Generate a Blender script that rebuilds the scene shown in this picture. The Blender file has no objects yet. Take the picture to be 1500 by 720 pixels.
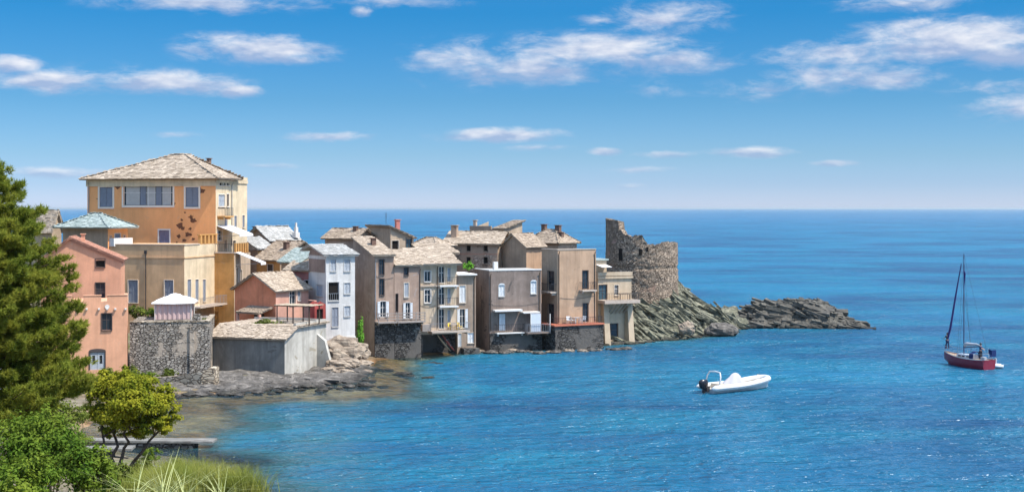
import bpy, math, random
import numpy as np
from mathutils import Vector, Matrix, noise as mnoise

random.seed(7); rng = np.random.default_rng(11)
SC = bpy.context.scene
COL = SC.collection
R = math.radians

# ------------------------------------------------------------------ camera, sky, sun, exposure
F, CX, HY, CAMH = 2000.0, 750.0, 305.0, 17.0      # lens in picture units, horizon row, eye height (m)
cam = bpy.data.cameras.new('camera'); cam_o = bpy.data.objects.new('camera', cam); COL.objects.link(cam_o)
cam.sensor_width = 36; cam.lens = 36 * F / 1500; cam.shift_y = -55 / 1500
cam.clip_start = .5; cam.clip_end = 200000
cam_o.location = (0, 0, CAMH); cam_o.rotation_euler = (R(90), 0, 0)
SC.camera = cam_o

SUN_EL, SUN_AZ = R(59), math.atan2(.91, -.41)     # azimuth measured from +Y towards +X
sdir = Vector((math.sin(SUN_AZ) * math.cos(SUN_EL), math.cos(SUN_AZ) * math.cos(SUN_EL), math.sin(SUN_EL)))
sun = bpy.data.lights.new('sun', 'SUN'); sun.energy = 4.7; sun.angle = R(.5); sun.color = (1, .95, .87)
sun_o = bpy.data.objects.new('sun', sun); COL.objects.link(sun_o)
sun_o.rotation_euler = sdir.to_track_quat('Z', 'Y').to_euler(); sun_o.location = (60, -20, 90)

SC.view_settings.view_transform = 'Standard'; SC.view_settings.look = 'None'
SC.view_settings.exposure = .5; SC.view_settings.gamma = 1

def pix_dir(px, py):
    d = Vector(((px - CX) / F, 1, (HY - py) / F)).normalized()
    return math.atan2(d.x, d.y), math.asin(d.z)

world = bpy.data.worlds.new('World'); SC.world = world; world.use_nodes = True
CLOUDS = [  # bearing / height of the cloud given by the point it covers, width, height, density
 (300,4,170,15,.75),(375,72,105,21,1.0),(440,88,50,9,.6),(20,95,36,12,.9),(75,118,90,17,.85),(240,121,105,17,1.0),(352,134,34,9,.8),(165,108,80,18,.3),
 (80,253,80,8,.8),(485,200,62,8,.65),(390,243,42,5,.5),(690,92,95,32,.75),(880,74,140,28,.9),(800,103,110,22,.85),(975,88,110,22,.7),
 (970,28,95,24,.75),(880,30,40,10,.5),(735,198,90,11,.85),(785,216,45,6,.5),(888,222,24,6,.7),(978,226,48,6,.6),(938,249,52,6,.5),(920,273,28,5,.45),
 (1105,223,60,8,.85),(1222,239,32,5,.6),(1400,60,140,30,1.05),(1470,80,70,20,.9),(1225,82,110,22,.7),(1250,112,120,24,.75),(1110,130,90,16,.5),
 (1330,4,100,13,.75),(1450,125,70,14,.6),(1490,158,70,22,.65),(528,16,16,9,.6),(590,4,110,9,.45),(260,198,40,5,.4),(970,130,60,14,.35),(690,60,60,8,.25)]
def build_world():
    nt = world.node_tree; N = nt.nodes; L = nt.links; N.clear()
    def n(t, **k):
        x = N.new(t)
        for a, b in k.items(): setattr(x, a, b)
        return x
    def m(op, a, b=None, c=None, clamp=False):
        x = N.new('ShaderNodeMath'); x.operation = op; x.use_clamp = clamp
        for i, v in enumerate((a, b, c)):
            if v is None: continue
            if isinstance(v, (int, float)): x.inputs[i].default_value = v
            else: L.new(v, x.inputs[i])
        return x.outputs[0]
    out = n('ShaderNodeOutputWorld'); bg = n('ShaderNodeBackground'); bg.inputs['Strength'].default_value = .15
    sky = n('ShaderNodeTexSky', sky_type='NISHITA'); sky.sun_disc = False
    sky.sun_elevation = SUN_EL; sky.sun_rotation = SUN_AZ
    sky.air_density = 1.0; sky.dust_density = .3; sky.ozone_density = 4.0; sky.altitude = 0
    tc = n('ShaderNodeTexCoord'); sp = n('ShaderNodeSeparateXYZ'); L.new(tc.outputs['Generated'], sp.inputs[0])
    az = m('ARCTAN2', sp.outputs[0], sp.outputs[1]); el = m('ARCSINE', sp.outputs[2])
    # air tint by elevation: milky horizon, then azure; unseen upper dome brightened as fill
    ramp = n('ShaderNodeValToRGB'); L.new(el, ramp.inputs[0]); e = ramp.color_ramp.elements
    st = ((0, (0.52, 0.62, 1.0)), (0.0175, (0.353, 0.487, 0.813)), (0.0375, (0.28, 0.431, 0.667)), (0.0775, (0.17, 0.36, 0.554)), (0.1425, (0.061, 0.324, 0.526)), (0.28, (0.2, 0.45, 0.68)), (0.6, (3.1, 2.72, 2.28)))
    while len(e) < len(st): e.new(.5)
    for i, (pos, c) in enumerate(st): e[i].position = pos; e[i].color = c + (1,)
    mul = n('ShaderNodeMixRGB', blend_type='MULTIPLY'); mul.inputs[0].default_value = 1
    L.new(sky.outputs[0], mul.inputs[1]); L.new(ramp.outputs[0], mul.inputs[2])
    # clouds
    uv = n('ShaderNodeCombineXYZ'); L.new(az, uv.inputs[0]); L.new(el, uv.inputs[1])
    mp = n('ShaderNodeMapping'); mp.inputs['Scale'].default_value = (26, 74, 1); L.new(uv.outputs[0], mp.inputs[0])
    nz = n('ShaderNodeTexNoise'); nz.inputs['Scale'].default_value = 1; nz.inputs['Detail'].default_value = 9; nz.inputs['Roughness'].default_value = .66
    nz.inputs['Distortion'].default_value = .35
    L.new(mp.outputs[0], nz.inputs['Vector'])
    nz2 = n('ShaderNodeTexNoise'); nz2.inputs['Scale'].default_value = 2.1; nz2.inputs['Detail'].default_value = 6; L.new(mp.outputs[0], nz2.inputs['Vector'])
    dens = None; hgt = None
    for (px, py, rx, ry, a) in CLOUDS:
        ca, ce = pix_dir(px, py)
        s = n('ShaderNodeVectorMath', operation='MULTIPLY_ADD'); L.new(uv.outputs[0], s.inputs[0])
        kx, ky = F / rx * .68, F / ry * .66
        s.inputs[1].default_value = (kx, ky, 0); s.inputs[2].default_value = (-ca * kx, -ce * ky, 0)
        ln = n('ShaderNodeVectorMath', operation='LENGTH'); L.new(s.outputs[0], ln.inputs[0])
        d = m('MULTIPLY', m('SUBTRACT', 1, ln.outputs['Value'], clamp=True), a * (1.4 if ry < 13 else 1.08))
        sy = n('ShaderNodeSeparateXYZ'); L.new(s.outputs[0], sy.inputs[0])
        hh = m('MULTIPLY', sy.outputs[1], d)
        dens = d if dens is None else m('MAXIMUM', dens, d)
        hgt = hh if hgt is None else m('ADD', hgt, hh)
    fld = m('ADD', m('MULTIPLY', dens, 1.45), m('MULTIPLY', m('SUBTRACT', nz.outputs[0], .54), 2.5))
    mr = n('ShaderNodeMapRange', interpolation_type='SMOOTHSTEP'); L.new(fld, mr.inputs[0])
    mr.inputs[1].default_value = .05; mr.inputs[2].default_value = 1.25
    alpha = m('MULTIPLY', mr.outputs[0], m('MULTIPLY', dens, 3.2, clamp=True))
    lit = m('ADD', m('MULTIPLY', hgt, 1.6), m('ADD', m('MULTIPLY', m('SUBTRACT', nz2.outputs[0], .5), 2.2), .4), clamp=True)
    cc = n('ShaderNodeMixRGB'); L.new(lit, cc.inputs[0])
    cc.inputs[1].default_value = (1.9, 2.4, 3.5, 1); cc.inputs[2].default_value = (4.5, 4.5, 4.7, 1)
    # low clouds drown in the horizon air
    fade = m('MULTIPLY', alpha, m('ADD', m('DIVIDE', el, .09, clamp=True), .35, clamp=True))
    mx = n('ShaderNodeMixRGB'); L.new(m('MULTIPLY', fade, .88), mx.inputs[0]); L.new(mul.outputs[0], mx.inputs[1]); L.new(cc.outputs[0], mx.inputs[2])
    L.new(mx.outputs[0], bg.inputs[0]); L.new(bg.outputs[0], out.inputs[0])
build_world()

# ------------------------------------------------------------------ materials
def newmat(name):
    mt = bpy.data.materials.new(name); mt.use_nodes = True
    nt = mt.node_tree; nt.nodes.clear()
    out = nt.nodes.new('ShaderNodeOutputMaterial')
    return mt, nt, out
class G:
    """tiny node-graph helper"""
    def __init__(s, name):
        s.mat, s.nt, s.out = newmat(name); s.N = s.nt.nodes; s.L = s.nt.links
        s.tc = s.N.new('ShaderNodeTexCoord')
    def put(s, sock, v):
        if isinstance(v, (int, float)): sock.default_value = v
        elif isinstance(v, tuple): sock.default_value = v if len(v) == len(sock.default_value) else v + (1,)
        else: s.L.new(v, sock)
    def coord(s, scale=(1,1,1), rot=(0,0,0), kind='Object'):
        mp = s.N.new('ShaderNodeMapping'); mp.inputs['Scale'].default_value = scale; mp.inputs['Rotation'].default_value = rot
        s.L.new(s.tc.outputs[kind], mp.inputs[0]); return mp.outputs[0]
    def noise(s, vec, scale=1, detail=6, rough=.55, dist=0):
        x = s.N.new('ShaderNodeTexNoise'); s.L.new(vec, x.inputs['Vector'])
        x.inputs['Scale'].default_value = scale; x.inputs['Detail'].default_value = detail
        x.inputs['Roughness'].default_value = rough; x.inputs['Distortion'].default_value = dist
        return x.outputs[0]
    def ramp(s, fac, stops):
        x = s.N.new('ShaderNodeValToRGB'); s.L.new(fac, x.inputs[0]); e = x.color_ramp.elements
        while len(e) < len(stops): e.new(.5)
        for i, (p, c) in enumerate(stops):
            e[i].position = p; e[i].color = (c if isinstance(c, tuple) else (c, c, c)) + (1,)
        return x.outputs[0]
    def mix(s, fac, a, b, mode='MIX'):
        x = s.N.new('ShaderNodeMixRGB'); x.blend_type = mode
        s.put(x.inputs[0], fac); s.put(x.inputs[1], a); s.put(x.inputs[2], b); return x.outputs[0]
    def math(s, op, a, b=None, clamp=False):
        x = s.N.new('ShaderNodeMath'); x.operation = op; x.use_clamp = clamp
        s.put(x.inputs[0], a)
        if b is not None: s.put(x.inputs[1], b)
        return x.outputs[0]
    def island(s):
        return s.N.new('ShaderNodeNewGeometry').outputs['Random Per Island']
    def bump(s, h, dist=.05, strength=1.0, normal=None):
        x = s.N.new('ShaderNodeBump'); s.put(x.inputs['Height'], h)
        x.inputs['Distance'].default_value = dist; x.inputs['Strength'].default_value = strength
        if normal is not None: s.L.new(normal, x.inputs['Normal'])
        return x.outputs[0]
    def principled(s, col, rough=.8, normal=None, spec=.3, metal=0):
        x = s.N.new('ShaderNodeBsdfPrincipled'); s.put(x.inputs['Base Color'], col); s.put(x.inputs['Roughness'], rough)
        x.inputs['Specular IOR Level'].default_value = spec; x.inputs['Metallic'].default_value = metal
        if normal is not None: s.L.new(normal, x.inputs['Normal'])
        return x.outputs[0]
    def done(s, shader):
        s.L.new(shader, s.out.inputs['Surface']); return s.mat

def mul3(c, k): return tuple(min(1, x * k) for x in c)
def plaster(name, col, var=.30, streak=.35, patch=None, patch_lo=.62, rough=.9):
    g = G(name); v = g.coord()
    n1 = g.noise(v, .45, 8, .65, .4)
    c = g.mix(g.ramp(n1, [(.32, 0.), (.68, 1.)]), mul3(col, 1 - var * 1.45), mul3(col, 1 + var * .4))
    n2 = g.noise(g.coord((1.3, 1.3, .12)), 1.0, 7, .7)
    c = g.mix(g.math('MULTIPLY', g.ramp(n2, [(.46, 0.), (.7, 1.)]), min(.75, streak * 1.35)), c, mul3(col, .45))
    n5 = g.noise(g.coord((.8, .8, .5)), 2.2, 9, .75)
    c = g.mix(g.math('MULTIPLY', g.ramp(n5, [(.56, 0.), (.64, 1.)]), .35), c, mul3((col[0] * .5 + .25, col[1] * .5 + .22, col[2] * .5 + .18), .9))
    n3 = g.noise(v, 5, 6, .7)
    c = g.mix(g.math('MULTIPLY', g.ramp(n3, [(.4, 0.), (.7, 1.)]), .22), c, mul3(col, .7))
    if patch:
        n4 = g.noise(v, .55, 7, .6, .8)
        c = g.mix(g.ramp(n4, [(patch_lo, 0.), (patch_lo + .035, 1.)]), c, patch)
    return g.done(g.principled(c, rough, g.bump(g.noise(v, 9, 5, .7), .03, .5), .15))
def masonry(name, c1, c2, gap, size=.42, stretch=1.7, bump=.07, render=None, rlo=.5):
    g = G(name); v = g.coord((1 / size / stretch, 1 / size / stretch, 1 / size))
    w = g.noise(g.coord(), 1.7, 3, .5)
    vv = g.N.new('ShaderNodeVectorMath'); vv.operation = 'ADD'; g.L.new(v, vv.inputs[0])
    cmb = g.N.new('ShaderNodeCombineXYZ'); k = g.math('MULTIPLY', w, 1.1)
    for i in range(3): g.L.new(k, cmb.inputs[i])
    g.L.new(cmb.outputs[0], vv.inputs[1])
    vo = g.N.new('ShaderNodeTexVoronoi'); vo.feature = 'F1'; g.L.new(vv.outputs[0], vo.inputs['Vector']); vo.inputs['Scale'].default_value = 1
    ve = g.N.new('ShaderNodeTexVoronoi'); ve.feature = 'DISTANCE_TO_EDGE'; g.L.new(vv.outputs[0], ve.inputs['Vector']); ve.inputs['Scale'].default_value = 1
    sx = g.N.new('ShaderNodeSeparateColor'); g.L.new(vo.outputs['Color'], sx.inputs[0])
    c = g.mix(sx.outputs[0], c1, c2)
    c = g.mix(g.math('MULTIPLY', g.ramp(sx.outputs[1], [(.75, 0.), (.8, 1.)]), .5), c, mul3(c2, 1.5))
    big = g.noise(g.coord(), .3, 6, .6)
    c = g.mix(g.math('MULTIPLY', g.ramp(big, [(.4, 0.), (.65, 1.)]), .5), c, mul3(c1, .65))
    edge = g.ramp(ve.outputs[0], [(.02, 0.), (.12, 1.)])
    c = g.mix(edge, gap, c)
    h = g.math('ADD', edge, g.math('MULTIPLY', g.noise(g.coord(), 6, 6, .7), .6))
    if render:
        rm = g.ramp(g.noise(g.coord(), .35, 6, .65, .5), [(rlo, 0.), (rlo + .05, 1.)])
        c = g.mix(rm, c, g.mix(g.noise(g.coord(), 1.2, 6), mul3(render, .7), mul3(render, 1.15)))
        h = g.mix(rm, h, g.noise(g.coord(), 3, 4))
    return g.done(g.principled(c, .92, g.bump(h, bump, 1), .1))
def lauze(name, lo, hi, lichen=(.20, .17, .09), k=.35):
    g = G(name); i = g.island(); v = g.coord()
    c = g.mix(i, lo, hi)
    c = g.mix(g.math('MULTIPLY', g.ramp(g.noise(v, .8, 7, .65), [(.45, 0.), (.7, 1.)]), k), c, lichen)
    n = g.noise(v, 7, 5, .7); c = g.mix(g.math('MULTIPLY', g.ramp(n, [(.35, 1.), (.6, 0.)]), .45), c, mul3(lo, .5))
    return g.done(g.principled(c, .9, g.bump(n, .05, .8), .1))
def plain(name, col, rough=.6, spec=.3, var=.15, metal=0, scale=4):
    g = G(name); n = g.noise(g.coord(), scale, 5, .6)
    return g.done(g.principled(g.mix(n, mul3(col, 1 - var), mul3(col, 1 + var)), rough, None, spec, metal))
def slats(name, col, pitch=.09):
    g = G(name); v = g.coord((1, 1, 1))
    w = g.N.new('ShaderNodeTexWave'); w.bands_direction = 'Z'; g.L.new(v, w.inputs[0]); w.inputs['Scale'].default_value = .5 / pitch
    n = g.noise(g.coord(), 2.5, 5, .6)
    c = g.mix(n, mul3(col, .75), mul3(col, 1.15))
    return g.done(g.principled(c, .65, g.bump(w.outputs[0], .03, .8), .25))
def leafmat(name, lo, hi, tip=None, trans=.35):
    g = G(name); i = g.island()
    c = g.mix(i, lo, hi)
    big = g.noise(g.coord(), .9, 4, .6)
    c = g.mix(g.ramp(big, [(.38, 0.), (.66, .75)]), c, tip or mul3(hi, 1.4))
    p = g.principled(c, .7, None, .08)
    t = g.N.new('ShaderNodeBsdfTranslucent'); g.L.new(c, t.inputs[0])
    mx = g.N.new('ShaderNodeMixShader'); mx.inputs[0].default_value = trans
    g.L.new(p, mx.inputs[1]); g.L.new(t.outputs[0], mx.inputs[2])
    return g.done(mx.outputs[0])
def glassmat(name, col=(.02, .03, .04)):
    g = G(name); return g.done(g.principled(col, .08, None, .5))
def rockmat(name, lo, mid, hi, rot=(0, R(35), R(-20)), wet=.35):
    g = G(name); v = g.coord(); st = g.coord((.5, .5, 6), rot)
    a = g.noise(st, .8, 6, .65, .3); b = g.noise(v, 1.3, 8, .7)
    c = g.mix(g.ramp(a, [(.35, 0.), (.62, 1.)]), lo, mid)
    c = g.mix(g.ramp(b, [(.5, 0.), (.72, 1.)]), c, hi)
    c = g.mix(g.math('MULTIPLY', g.island(), .45), c, mul3(mid, .6))
    sp = g.N.new('ShaderNodeSeparateXYZ'); ge = g.N.new('ShaderNodeNewGeometry'); g.L.new(ge.outputs['Position'], sp.inputs[0])
    zz = g.math('ADD', sp.outputs[2], g.math('MULTIPLY', g.noise(v, 1.5, 4), .5))
    c = g.mix(g.math('MULTIPLY', g.ramp(zz, [(wet, 1.), (wet + .35, 0.)]), .85), c, (.018, .016, .013))
    h = g.math('ADD', g.math('MULTIPLY', a, .8), g.math('MULTIPLY', b, .7))
    return g.done(g.principled(c, .85, g.bump(h, .22, 1), .2))

M = dict(
 orange=plaster('ochre_orange_plaster', (.88, .40, .155), .09, .15, (.16, .085, .05), .705),
 orange2=plaster('ochre_yellow_plaster', (.60, .31, .10), .22, .4),
 cream=plaster('cream_plaster', (.70, .555, .36), .2, .35, (.40, .29, .19), .68),
 wing=plaster('tan_ochre_plaster', (.66, .42, .225), .18, .3),
 pink=plaster('pink_plaster', (.72, .37, .22), .14, .25),
 pinkd=plaster('pink_house_plaster', (.68, .34, .205), .14, .25),
 salmon=plaster('salmon_plaster', (.72, .275, .145), .2, .35),
 salmon2=plaster('pale_salmon_plaster', (.66, .36, .26), .2, .3),
 red=plaster('red_plaster', (.42, .085, .07), .25, .3),
 rose=plaster('rose_plaster', (.52, .20, .16), .25, .3),
 white=plaster('white_plaster', (.60, .575, .53), .16, .4, (.42, .40, .37), .69),
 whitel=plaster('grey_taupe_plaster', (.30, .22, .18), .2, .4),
 purple=plaster('mauve_plaster', (.41, .285, .21), .28, .45, (.34, .27, .23), .61),
 purplel=plaster('brown_mauve_plaster', (.43, .325, .245), .28, .35, (.38, .30, .23), .57),
 beige=plaster('beige_plaster', (.50, .38, .265), .25, .4),
 creamy=plaster('cream_yellow_plaster', (.60, .47, .33), .22, .4),
 taupe=plaster('taupe_plaster', (.39, .29, .21), .28, .45),
 grey=plaster('grey_render', (.27, .205, .165), .28, .5, (.11, .092, .08), .59),
 brown=plaster('brown_plaster', (.50, .325, .205), .18, .4, (.30, .20, .13), .62),
 browns=plaster('brown_shade_plaster', (.43, .31, .21), .25, .45),
 cafe=plaster('sand_plaster', (.56, .43, .29), .18, .35),
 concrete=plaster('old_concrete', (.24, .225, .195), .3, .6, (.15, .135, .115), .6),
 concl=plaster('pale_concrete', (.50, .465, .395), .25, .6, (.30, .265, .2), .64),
 stone=masonry('rubble_stone', (.19, .165, .135), (.42, .37, .305), (.06, .05, .042), .21, 1.7, .08, (.42, .345, .265), .54),
 tower=masonry('tower_rubble', (.24, .18, .13), (.46, .355, .255), (.085, .064, .048), .20, 1.6, .09, (.33, .21, .155), .62),
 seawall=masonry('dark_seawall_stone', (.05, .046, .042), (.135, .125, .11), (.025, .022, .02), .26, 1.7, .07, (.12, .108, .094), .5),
 brownstone=masonry('brown_house_stone', (.34, .25, .18), (.50, .38, .28), (.17, .12, .09), .24, 1.7, .04, (.40, .285, .2), .45),
 lowwall=masonry('sandy_low_wall', (.34, .27, .19), (.50, .42, .31), (.14, .11, .08), .4, 1.8, .06),
 lauze=lauze('pale_stone_slab', (.29, .225, .165), (.57, .465, .35), (.25, .19, .12), .4),
 lauzeb=lauze('brown_stone_slab', (.25, .19, .14), (.47, .37, .27), (.22, .17, .10), .35),
 slate=lauze('green_grey_slate', (.24, .29, .265), (.42, .47, .43), (.23, .25, .18), .3),
 slateg=lauze('grey_slate', (.29, .28, .25), (.50, .48, .44), (.25, .23, .20), .3),
 tile=plain('terracotta_tile', (.42, .215, .145), .85, .1, .3, 0, 6),
 shblue=slats('blue_grey_shutter', (.25, .275, .32)),
 shwhite=slats('white_shutter', (.72, .74, .74)),
 shgrey=slats('grey_shutter', (.42, .45, .48)),
 shbrown=slats('brown_shutter', (.10, .07, .055)),
 shviolet=slats('violet_grey_shutter', (.25, .22, .29)),
 frame=plain('pale_window_surround', (.74, .64, .51), .8, .2, .12),
 framew=plain('white_frame', (.64, .60, .54), .6, .3, .1),
 framed=plain('dark_frame', (.07, .055, .05), .6, .3, .2),
 glass=glassmat('dark_glass'), glassb=glassmat('blue_glass', (.05, .09, .11)), curtain=plain('curtain', (.42, .40, .36), .9, .1, .25, 0, 2),
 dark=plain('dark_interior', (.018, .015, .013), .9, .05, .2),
 slab=plain('balcony_slab', (.46, .37, .29), .9, .1, .25), slabw=plain('pale_slab', (.66, .63, .58), .9, .1, .15),
 iron=plain('iron', (.035, .032, .032), .5, .4, .2), irong=plain('galvanised', (.33, .33, .33), .45, .5, .15, .6),
 wood=plain('weathered_wood', (.30, .255, .22), .85, .1, .3, 0, 3), woodd=plain('dark_timber', (.10, .07, .05), .85, .1, .3, 0, 3),
 canvas=plain('white_canvas', (.66, .65, .62), .9, .1, .06, 0, 2), canvasp=plain('pink_canvas', (.50, .36, .33), .9, .1, .15, 0, 2),
 terrac=plain('red_terrace', (.45, .15, .09), .9, .1, .25),
 chimney=plain('chimney_brick', (.16, .10, .075), .9, .1, .35, 0, 5),
 bark=plain('bark', (.085, .062, .047), .95, .1, .45, 0, 5),
 yellow=plain('yellow_plastic', (.72, .48, .04), .4, .4, .08), whitep=plain('white_plastic', (.62, .62, .61), .4, .4, .05),
 plum=plain('canoe_red', (.38, .09, .06), .45, .4, .15), canoe=plain('canoe_buff', (.56, .45, .30), .5, .4, .15),
 skin=plain('skin', (.45, .26, .18), .6, .3, .05), hair=plain('dark_hair', (.03, .02, .015), .6, .3, .2),
 clothn=plain('navy_cloth', (.03, .04, .09), .9, .1, .15), clothr=plain('dark_cloth', (.05, .045, .05), .9, .1, .15), cloths=plain('pale_cloth', (.5, .46, .44), .9, .1, .15),
 pine=leafmat('pine_needles', (.085, .125, .016), (.25, .29, .035), (.42, .40, .06), .45),
 oak=leafmat('yellow_green_leaf', (.10, .145, .012), (.27, .28, .02), (.44, .39, .03), .4),
 dkleaf=leafmat('bush_leaf', (.05, .11, .012), (.125, .215, .02), (.25, .29, .035), .35),
 shrub=leafmat('shrub_leaf', (.07, .10, .018), (.15, .18, .03), None, .35),
 bright=leafmat('bright_leaf', (.10, .26, .02), (.18, .40, .05), None, .35),
 grass=leafmat('dry_grass', (.11, .15, .022), (.24, .27, .045), (.32, .29, .07), .4),
 yucca=leafmat('yucca_leaf', (.20, .24, .09), (.44, .46, .20), None, .3),
 rock=rockmat('schist', (.045, .046, .034), (.19, .185, .125), (.44, .40, .28)),
 islet=rockmat('dark_schist', (.045, .042, .038), (.135, .125, .10), (.21, .18, .14), (0, R(12), R(-25)), .35),
 shore=rockmat('grey_shore_rock', (.06, .054, .047), (.145, .128, .108), (.36, .32, .27), (0, R(8), R(-30)), .25),
 tan=rockmat('tan_boulder', (.15, .11, .08), (.38, .30, .22), (.52, .43, .32), (0, R(35), 0), .2),
 rubber=plain('white_tube', (.58, .58, .56), .35, .4, .03), hull=plain('grey_green_hull', (.36, .40, .40), .3, .5, .04), deck=plain('buff_deck', (.60, .50, .38), .7, .2, .08),
 engine=plain('black_engine', (.012, .012, .015), .25, .5, .1), cover=plain('cover_cloth', (.40, .385, .385), .85, .1, .12, 0, 2),
 hred=plain('crimson_hull', (.19, .016, .032), .25, .5, .08), boot=plain('dark_boot', (.03, .015, .02), .4, .4, .1), teak=plain('teak_deck', (.34, .25, .17), .7, .2, .12),
 mast=plain('dark_mast', (.05, .06, .12), .4, .4, .1), sail=plain('navy_sailcover', (.045, .03, .12), .85, .1, .1), flag=plain('navy_flag', (.015, .03, .10), .8, .1, .15),
 grp=plain('grey_grp', (.55, .57, .60), .4, .4, .05),
)

# ------------------------------------------------------------------ mesh helpers
def link(o, parent=None):
    COL.objects.link(o)
    if parent: o.parent = parent
    return o
class MB:
    def __init__(s): s.v = []; s.f = []; s.mi = []
    def face(s, pts, mi=0):
        b = len(s.v); s.v += [tuple(p) for p in pts]; s.f.append(tuple(range(b, b + len(pts)))); s.mi.append(mi)
    def hexa(s, p, mi=0):      # 8 corners: bottom 0-3 (ccw), top 4-7
        b = len(s.v); s.v += [tuple(q) for q in p]
        for q in ((3, 2, 1, 0), (4, 5, 6, 7), (0, 1, 5, 4), (1, 2, 6, 5), (2, 3, 7, 6), (3, 0, 4, 7)):
            s.f.append(tuple(b + k for k in q)); s.mi.append(mi)
    def box(s, x0, x1, y0, y1, z0, z1, mi=0):
        x0, x1 = sorted((x0, x1)); y0, y1 = sorted((y0, y1)); z0, z1 = sorted((z0, z1))
        s.hexa([(x0, y0, z0), (x1, y0, z0), (x1, y1, z0), (x0, y1, z0), (x0, y0, z1), (x1, y0, z1), (x1, y1, z1), (x0, y1, z1)], mi)
    def tube(s, pts, rad, n=8, mi=0, cap=True):
        pts = [Vector(p) for p in pts]; m = len(pts)
        rad = rad if isinstance(rad, (list, tuple)) else [rad] * m
        b = len(s.v); prev = None
        for i, p in enumerate(pts):
            t = (pts[min(i + 1, m - 1)] - pts[max(i - 1, 0)]).normalized()
            if prev is None:
                a = t.cross(Vector((0, 0, 1)))
                if a.length < .1: a = t.cross(Vector((1, 0, 0)))
            else: a = prev - t * prev.dot(t)
            a.normalize(); prev = a; c = t.cross(a)
            for k in range(n):
                an = 2 * math.pi * k / n
                s.v.append(tuple(p + (a * math.cos(an) + c * math.sin(an)) * rad[i]))
        for i in range(m - 1):
            for k in range(n):
                k2 = (k + 1) % n
                s.f.append((b + i * n + k, b + i * n + k2, b + (i + 1) * n + k2, b + (i + 1) * n + k)); s.mi.append(mi)
        if cap:
            s.f.append(tuple(b + k for k in range(n - 1, -1, -1))); s.mi.append(mi)
            s.f.append(tuple(b + (m - 1) * n + k for k in range(n))); s.mi.append(mi)
    def grid(s, rows, mi=0, closed=False):
        b = len(s.v); n = len(rows[0])
        for r in rows: s.v += [tuple(p) for p in r]
        for i in range(len(rows) - 1):
            for k in range(n if closed else n - 1):
                k2 = (k + 1) % n
                s.f.append((b + i * n + k, b + i * n + k2, b + (i + 1) * n + k2, b + (i + 1) * n + k)); s.mi.append(mi)
    def build(s, name, mat, parent=None, smooth=False):
        me = bpy.data.meshes.new(name); me.from_pydata(s.v, [], s.f)
        for mm in (mat if isinstance(mat, (list, tuple)) else [mat]): me.materials.append(mm)
        me.polygons.foreach_set('material_index', s.mi)
        if smooth: me.polygons.foreach_set('use_smooth', [True] * len(s.f))
        me.update()
        return link(bpy.data.objects.new(name, me), parent)
def tag(o, label=None, cat=None, group=None, kind=None):
    if label: o['label'] = label
    if cat: o['category'] = cat
    if group: o['group'] = group
    if kind: o['kind'] = kind
    return o
def thing(name, loc, label, cat, group=None, rz=0):
    o = bpy.data.objects.new(name, None); COL.objects.link(o); o.location = loc; o.rotation_euler = (0, 0, rz)
    o.empty_display_size = .3
    return tag(o, label, cat, group)
def fmesh(name, V, Fc, mat, parent=None):     # fast mesh from arrays (all faces same size)
    me = bpy.data.meshes.new(name); V = np.asarray(V, np.float32); Fc = np.asarray(Fc, np.int32); k = Fc.shape[1]
    me.vertices.add(len(V)); me.vertices.foreach_set('co', V.ravel())
    me.loops.add(Fc.size); me.loops.foreach_set('vertex_index', Fc.ravel())
    me.polygons.add(len(Fc)); me.polygons.foreach_set('loop_start', np.arange(len(Fc), dtype=np.int32) * k)
    me.materials.append(mat); me.update(calc_edges=True); me.validate()
    return link(bpy.data.objects.new(name, me), parent)
def P(px, py, Y): return Vector(((px - CX) * Y / F, Y, CAMH - (py - HY) * Y / F))
def lerp(a, b, t): return a + (b - a) * t
def U(a, b): return random.uniform(a, b)
def roof_plane(mb, e0, e1, r1, r0, size=.6, th=.12):
    size *= .58
    """one roof slope laid with overlapping irregular stone slabs"""
    e0, e1, r1, r0 = (Vector(q) for q in (e0, e1, r1, r0))
    up = ((r0 + r1) / 2 - (e0 + e1) / 2); sl = up.length; ux = (e1 - e0).normalized()
    nrm = ux.cross(up).normalized()
    if nrm.z < 0: nrm = -nrm
    dn = nrm * -th
    mb.hexa([e0 + dn, e1 + dn, r1 + dn, r0 + dn, e0, e1, r1, r0])
    n = max(2, int(sl / (size * .62)))
    for i in range(n):
        t = i / n; a = lerp(e0, r0, t); b = lerp(e1, r1, t); ln = (b - a).length
        d = up.normalized(); pos = -U(0, .25) * size
        while pos < ln - .1:
            w = size * U(.6, 1.5); h = size * U(.95, 1.35); th2 = U(.025, .06)
            w = min(w, ln - pos + .12)
            p = a + ux * pos + d * (-.06 * size + U(-.08, .06) * size) + nrm * .02
            lift = nrm * U(.01, .045)
            q = [p, p + ux * w, p + ux * w + d * h, p + d * h]
            q = [x + ux * U(-.06, .06) * size + d * U(-.1, .1) * size for x in q]
            q[0] += lift; q[1] += lift
            mb.hexa(q + [x + nrm * th2 for x in q]); pos += w * .97

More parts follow.
